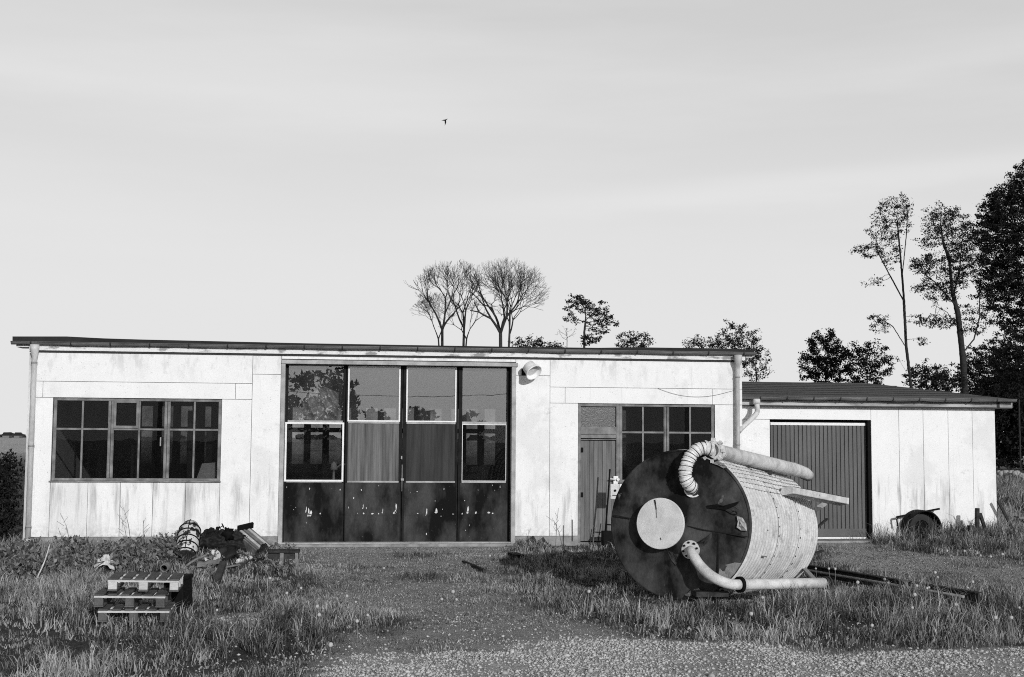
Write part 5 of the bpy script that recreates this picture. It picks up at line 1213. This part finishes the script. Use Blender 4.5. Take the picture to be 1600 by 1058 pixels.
# the place behind the camera, seen in the glass
for k, (x, ytop, w, lb) in enumerate([(550, 604, 16, 'conifer across the road, mirrored in the door glass'), (585, 640, 26, 'bush across the road'), (500, 570, 48, 'broad tree across the road'), (655, 640, 26, 'low bush opposite the doors'), (735, 642, 22, 'round bush opposite the right door')]):
    Y = 52; h0 = F(x, 690, Y)
    rg_ = np.random.RandomState(100+k); top = F(x, ytop, Y)[2]; s = (Y+24)/2000.
    t = thing('roadside_tree', (h0[0], -Y, 0), lb, 'tree', 'trees across the road')
    MB().tube([(h0[0], -Y, 0), (h0[0], -Y, top*.8)], [.15, .05], 8).build('trunk', M['bark'], t)
    n = 2600; q = rg_.randn(n, 3); q /= np.linalg.norm(q, axis=1)[:, None]; q *= (rg_.rand(n)**.45)[:, None]
    cl = rg_.randn(70, 3); cl /= np.linalg.norm(cl, axis=1)[:, None]; cl *= (rg_.rand(70)**.4)[:, None]; pick = rg_.randint(0, 70, n); q = cl[pick]+rg_.randn(n, 3)*np.array([.13, .13, .05])+np.array([.25, 0, .0])*rg_.rand(n, 1)*np.sign(cl[pick][:, :1]) if k else q
    C = np.array([h0[0], -Y, top*.55])+q*np.array([w*s, w*s, top*.47])*(1 if k else .9)
    if k == 0: C[:, 0] = h0[0]+(C[:, 0]-h0[0])*np.clip((top-C[:, 2])/top*1.6, .1, 1)
    leafmesh(C, .16, rg_, 'crown', M['leaf'], t)
a = F(480, 613, 30); b = F(640, 619, 30); c = F(860, 613, 30)
mb = MB(); pts = [np.array([x_, -30, z_]) for x_, z_ in ((a[0]-6, a[2]+.45), (a[0], a[2]), (b[0], b[2]), (c[0], c[2]), (c[0]+6, c[2]+.5))]
pts = smooth_path(pts, 6); mb.tube(pts, .012, 5)
simple(mb, 'power_line', 'black', 'thin overhead wire mirrored in the upper door panes', 'wire', origin=(0, -30, 5))
for xx, zz_ in ((pts[0][0], pts[0][2]), (pts[-1][0], pts[-1][2])):
    mb = MB(); mb.tube([(xx, -30, -.5), (xx, -30, zz_+.3)], [.12, .09], 10); simple(mb, 'power_pole', 'wood_old', 'wooden pole carrying the overhead wire, left end' if xx < 0 else 'wooden pole carrying the overhead wire, right end', 'pole')

# birds
def bird(p, s, lb, flying, seed=0, name='bird'):
    mb = MB(); mb.lathe([(-.5*s, .01*s), (-.3*s, .06*s), (0, .12*s), (.25*s, .09*s), (.38*s, .06*s), (.48*s, .05*s), (.60*s, .005*s)], p, (.75, -.3, .35) if flying else (.3, -.2, .8), 10)
    p = np.array(p)
    if flying:
        for w1, w2 in (((-.55, .1, -.05), (-.95, .2, -.22)), ((.02, -.1, -.75), (-.12, .1, -1.35))):
            w1 = np.array(w1)*s; w2 = np.array(w2)*s; f = np.array((.16, 0, .12))*s
            vs = [p+f, p-f*1.2, p+w1-f*.9, p+w2, p+w1+f*.9]; up = np.array((0, .03*s, 0)); mb.add([v+up for v in vs]+[v-up for v in vs], [(0, 1, 2, 3, 4), (9, 8, 7, 6, 5)]+[(i, 5+i, 5+(i+1) % 5, (i+1) % 5) for i in range(5)])
    else:
        mb.tube([p+np.array((-.12, 0, -.3))*s, p+np.array((-.25, 0, -.75))*s], [.08*s, .02*s], 6)
    return simple(mb, name, 'black', lb, 'bird')
bird(P(696, 187.5, 48), .17, 'small dark bird flying with wings down in the open sky', True)
top = PB[PB[:, 2] > np.percentile(PB[:, 2], 80)]
def perch(px, py):
    d = ray(px, py); q = CAM+d*((top[:, 1]-CAM[1])/d[1])[:, None]; return top[np.argmin(np.linalg.norm(q-top, axis=1)+.0)]
for k, (x, y) in enumerate([(700, 418), (706, 413), (718, 409)]):
    q = perch(x, y); bird(q+np.array((0, 0, .12)), .34, ['leftmost dark bird perched on top of the bare twin-stemmed tree', 'middle dark bird perched on top of the bare twin-stemmed tree', 'rightmost dark bird perched on top of the bare twin-stemmed tree'][k], False)

# ------------------------------------------------------------------ dandelions
def dandelion():
    t = thing('dandelion', (0, 0, 0), 'dandelion with a round white seed head on a thin stem in the grass', 'flower', 'dandelions in the grass')
    MB().tube([(0, 0, 0), (.01, 0, .15), (.0, 0, .27)], .0035, 5).build('stem', M['stem'], t)
    mb = MB(); mb.blob((0, 0, .285), .019, 3, .05, 10, 7); mb.build('seed_head', M['puff'], t); return t
dl = [(511, 1033), (597, 881), (709, 938), (712, 941), (694, 941), (764, 868), (916, 941), (1193, 943), (1278, 878), (1297, 886), (1306, 892), (1387, 911), (1431, 924), (1449, 926), (1451, 922), (1436, 943), (1425, 956), (1494, 953), (1511, 922), (1522, 919), (1565, 867), (1467, 902), (1468, 907), (1333, 925), (1560, 985), (1358, 990), (1168, 981), (490, 962), (577, 962), (560, 985), (536, 938), (552, 938), (337, 955), (420, 905), (1478, 858), (1507, 858), (1530, 862), (1545, 868), (1580, 985), (1386, 914), (443, 930), (470, 920), (505, 975), (1590, 950)]
d0 = None
for i, (x, y) in enumerate(dl):
    g_ = G(x, y+26 if y < 1000 else y+34); rgd = random.Random(i); z = H(g_[0], g_[1])
    if d0 is None: d0 = dandelion(); o = d0
    else: o = copy_tree(d0)
    s = rgd.uniform(.75, 1.15); o.location = (g_[0], g_[1], z-.02); o.scale = (s, s, s); o.rotation_euler = (rgd.uniform(-.15, .15), rgd.uniform(-.15, .15), rgd.uniform(0, 6))
# ------------------------------------------------------------------ weeds with broad leaves
def weed(seed, h, label, group, nst=7, ls=.05):
    rg = np.random.RandomState(seed); t = thing('broadleaf_weed', (0, 0, 0), label, 'weed', group)
    st = MB(); C = []
    for k in range(nst):
        a = rg.rand()*6.28; l = rg.uniform(.05, .22)*h/.4; hh_ = h*rg.uniform(.6, 1.1); p = [np.array((0, 0, 0)), np.array((l*.4*math.cos(a), l*.4*math.sin(a), hh_*.55)), np.array((l*math.cos(a), l*math.sin(a), hh_))]
        st.tube(p, [.005, .004, .002], 4); 
        for u in np.linspace(.2, 1, 9): 
            for _ in range(2): C.append(p[0]*(1-u)**2+p[1]*2*u*(1-u)+p[2]*u*u+rg.randn(3)*.03)
    st.build('stem', M['stem'], t); leafmesh(np.array(C), ls, rg, 'foliage', M['weed'], t); return t
GW = 'leafy weeds growing along the left wall'
w0 = [weed(1, .36, 'broad leaved weed growing along the left wall', GW), weed(2, .28, 'broad leaved weed growing along the left wall', GW, 9, .06), weed(3, .46, 'broad leaved weed growing along the left wall', GW, 6, .045)]
rg = random.Random(77); used = set()
for i in range(120):
    if i < 78: x = rg.uniform(8, 292); y = rg.uniform(860, 905)-(14 if x > 60 else 0)
    elif i < 96: x = rg.uniform(292, 470); y = rg.uniform(866, 900)
    elif i < 110: x = rg.uniform(805, 905); y = rg.uniform(855, 868)
    else: x = rg.uniform(0, 140); y = rg.uniform(880, 930)
    g_ = G(x, y); 
    if g_[1] > -.25: continue
    k = rg.randrange(3)
    if k not in used: o = w0[k]; used.add(k)
    else: o = copy_tree(w0[k])
    s = rg.uniform(.5, 1.0)*(.65 if i >= 78 else 1)*(.8 if y < 870 else 1); o.location = (g_[0], g_[1], H(g_[0], g_[1])-.02); o.scale = (s, s, s); o.rotation_euler = (0, 0, rg.uniform(0, 6.28))
    zn = 'at the left corner of the workshop' if x < 60 else 'between the corner and the pallets' if x < 150 else 'in the strip below the left window' if x < 225 else 'just left of the wrapped roll'
    if i < 78 or i >= 110: o['label'] = ['medium', 'low wide leaved', 'taller narrow leaved'][k]+' weed growing '+zn; o['group'] = 'leafy weeds '+zn+', '+['medium', 'low', 'tall'][k]
    if 78 <= i < 96: o['label'] = 'small leafy weed growing around the rubbish heap'; o['group'] = 'small weeds round the rubbish heap'
    elif 96 <= i < 110: o['label'] = 'small leafy weed growing at the pier right of the big doors'; o['group'] = 'small weeds at the right pier'
# docks: tall dry stalks
for k, (x, y, h_) in enumerate([(868, 862, .75), (880, 864, .6), (925, 866, .5), (110, 862, .62), (205, 858, .75), (225, 862, .55), (1503, 842, .55)]):
    g_ = G(x, y); g_[1] = min(g_[1], -.3) if x < 1200 else g_[1]; z = H(g_[0], g_[1]); rg_ = random.Random(k); mb = MB()
    tipx = rg_.uniform(-.25, .1); mb.tube(smooth_path([(g_[0], g_[1], z), (g_[0]+tipx*.4, g_[1], z+h_*.6), (g_[0]+tipx, g_[1], z+h_)], 4), [.006]*5+[.003]*4, 5)
    for q in range(5): u = .5+q*.1; mb.tube([(g_[0]+tipx*u, g_[1], z+h_*u), (g_[0]+tipx*u+rg_.uniform(-.12, .12), g_[1]+rg_.uniform(-.1, .1), z+h_*u+.09)], .003, 4)
    simple(mb, 'dry_stalk', 'wood_old', ['tallest thin dry stalk at the pier left of the side door', 'shorter dry stalk beside the tallest one near the side door', 'dry stalk in front of the side door', 'dry stalk below the left half of the left window', 'tall dry stalk below the middle of the left window', 'short dry stalk right of the tall one under the left window', 'thin dry stalk in front of the garage wall near the trailer'][k], 'plant', 'thin dry stalks')
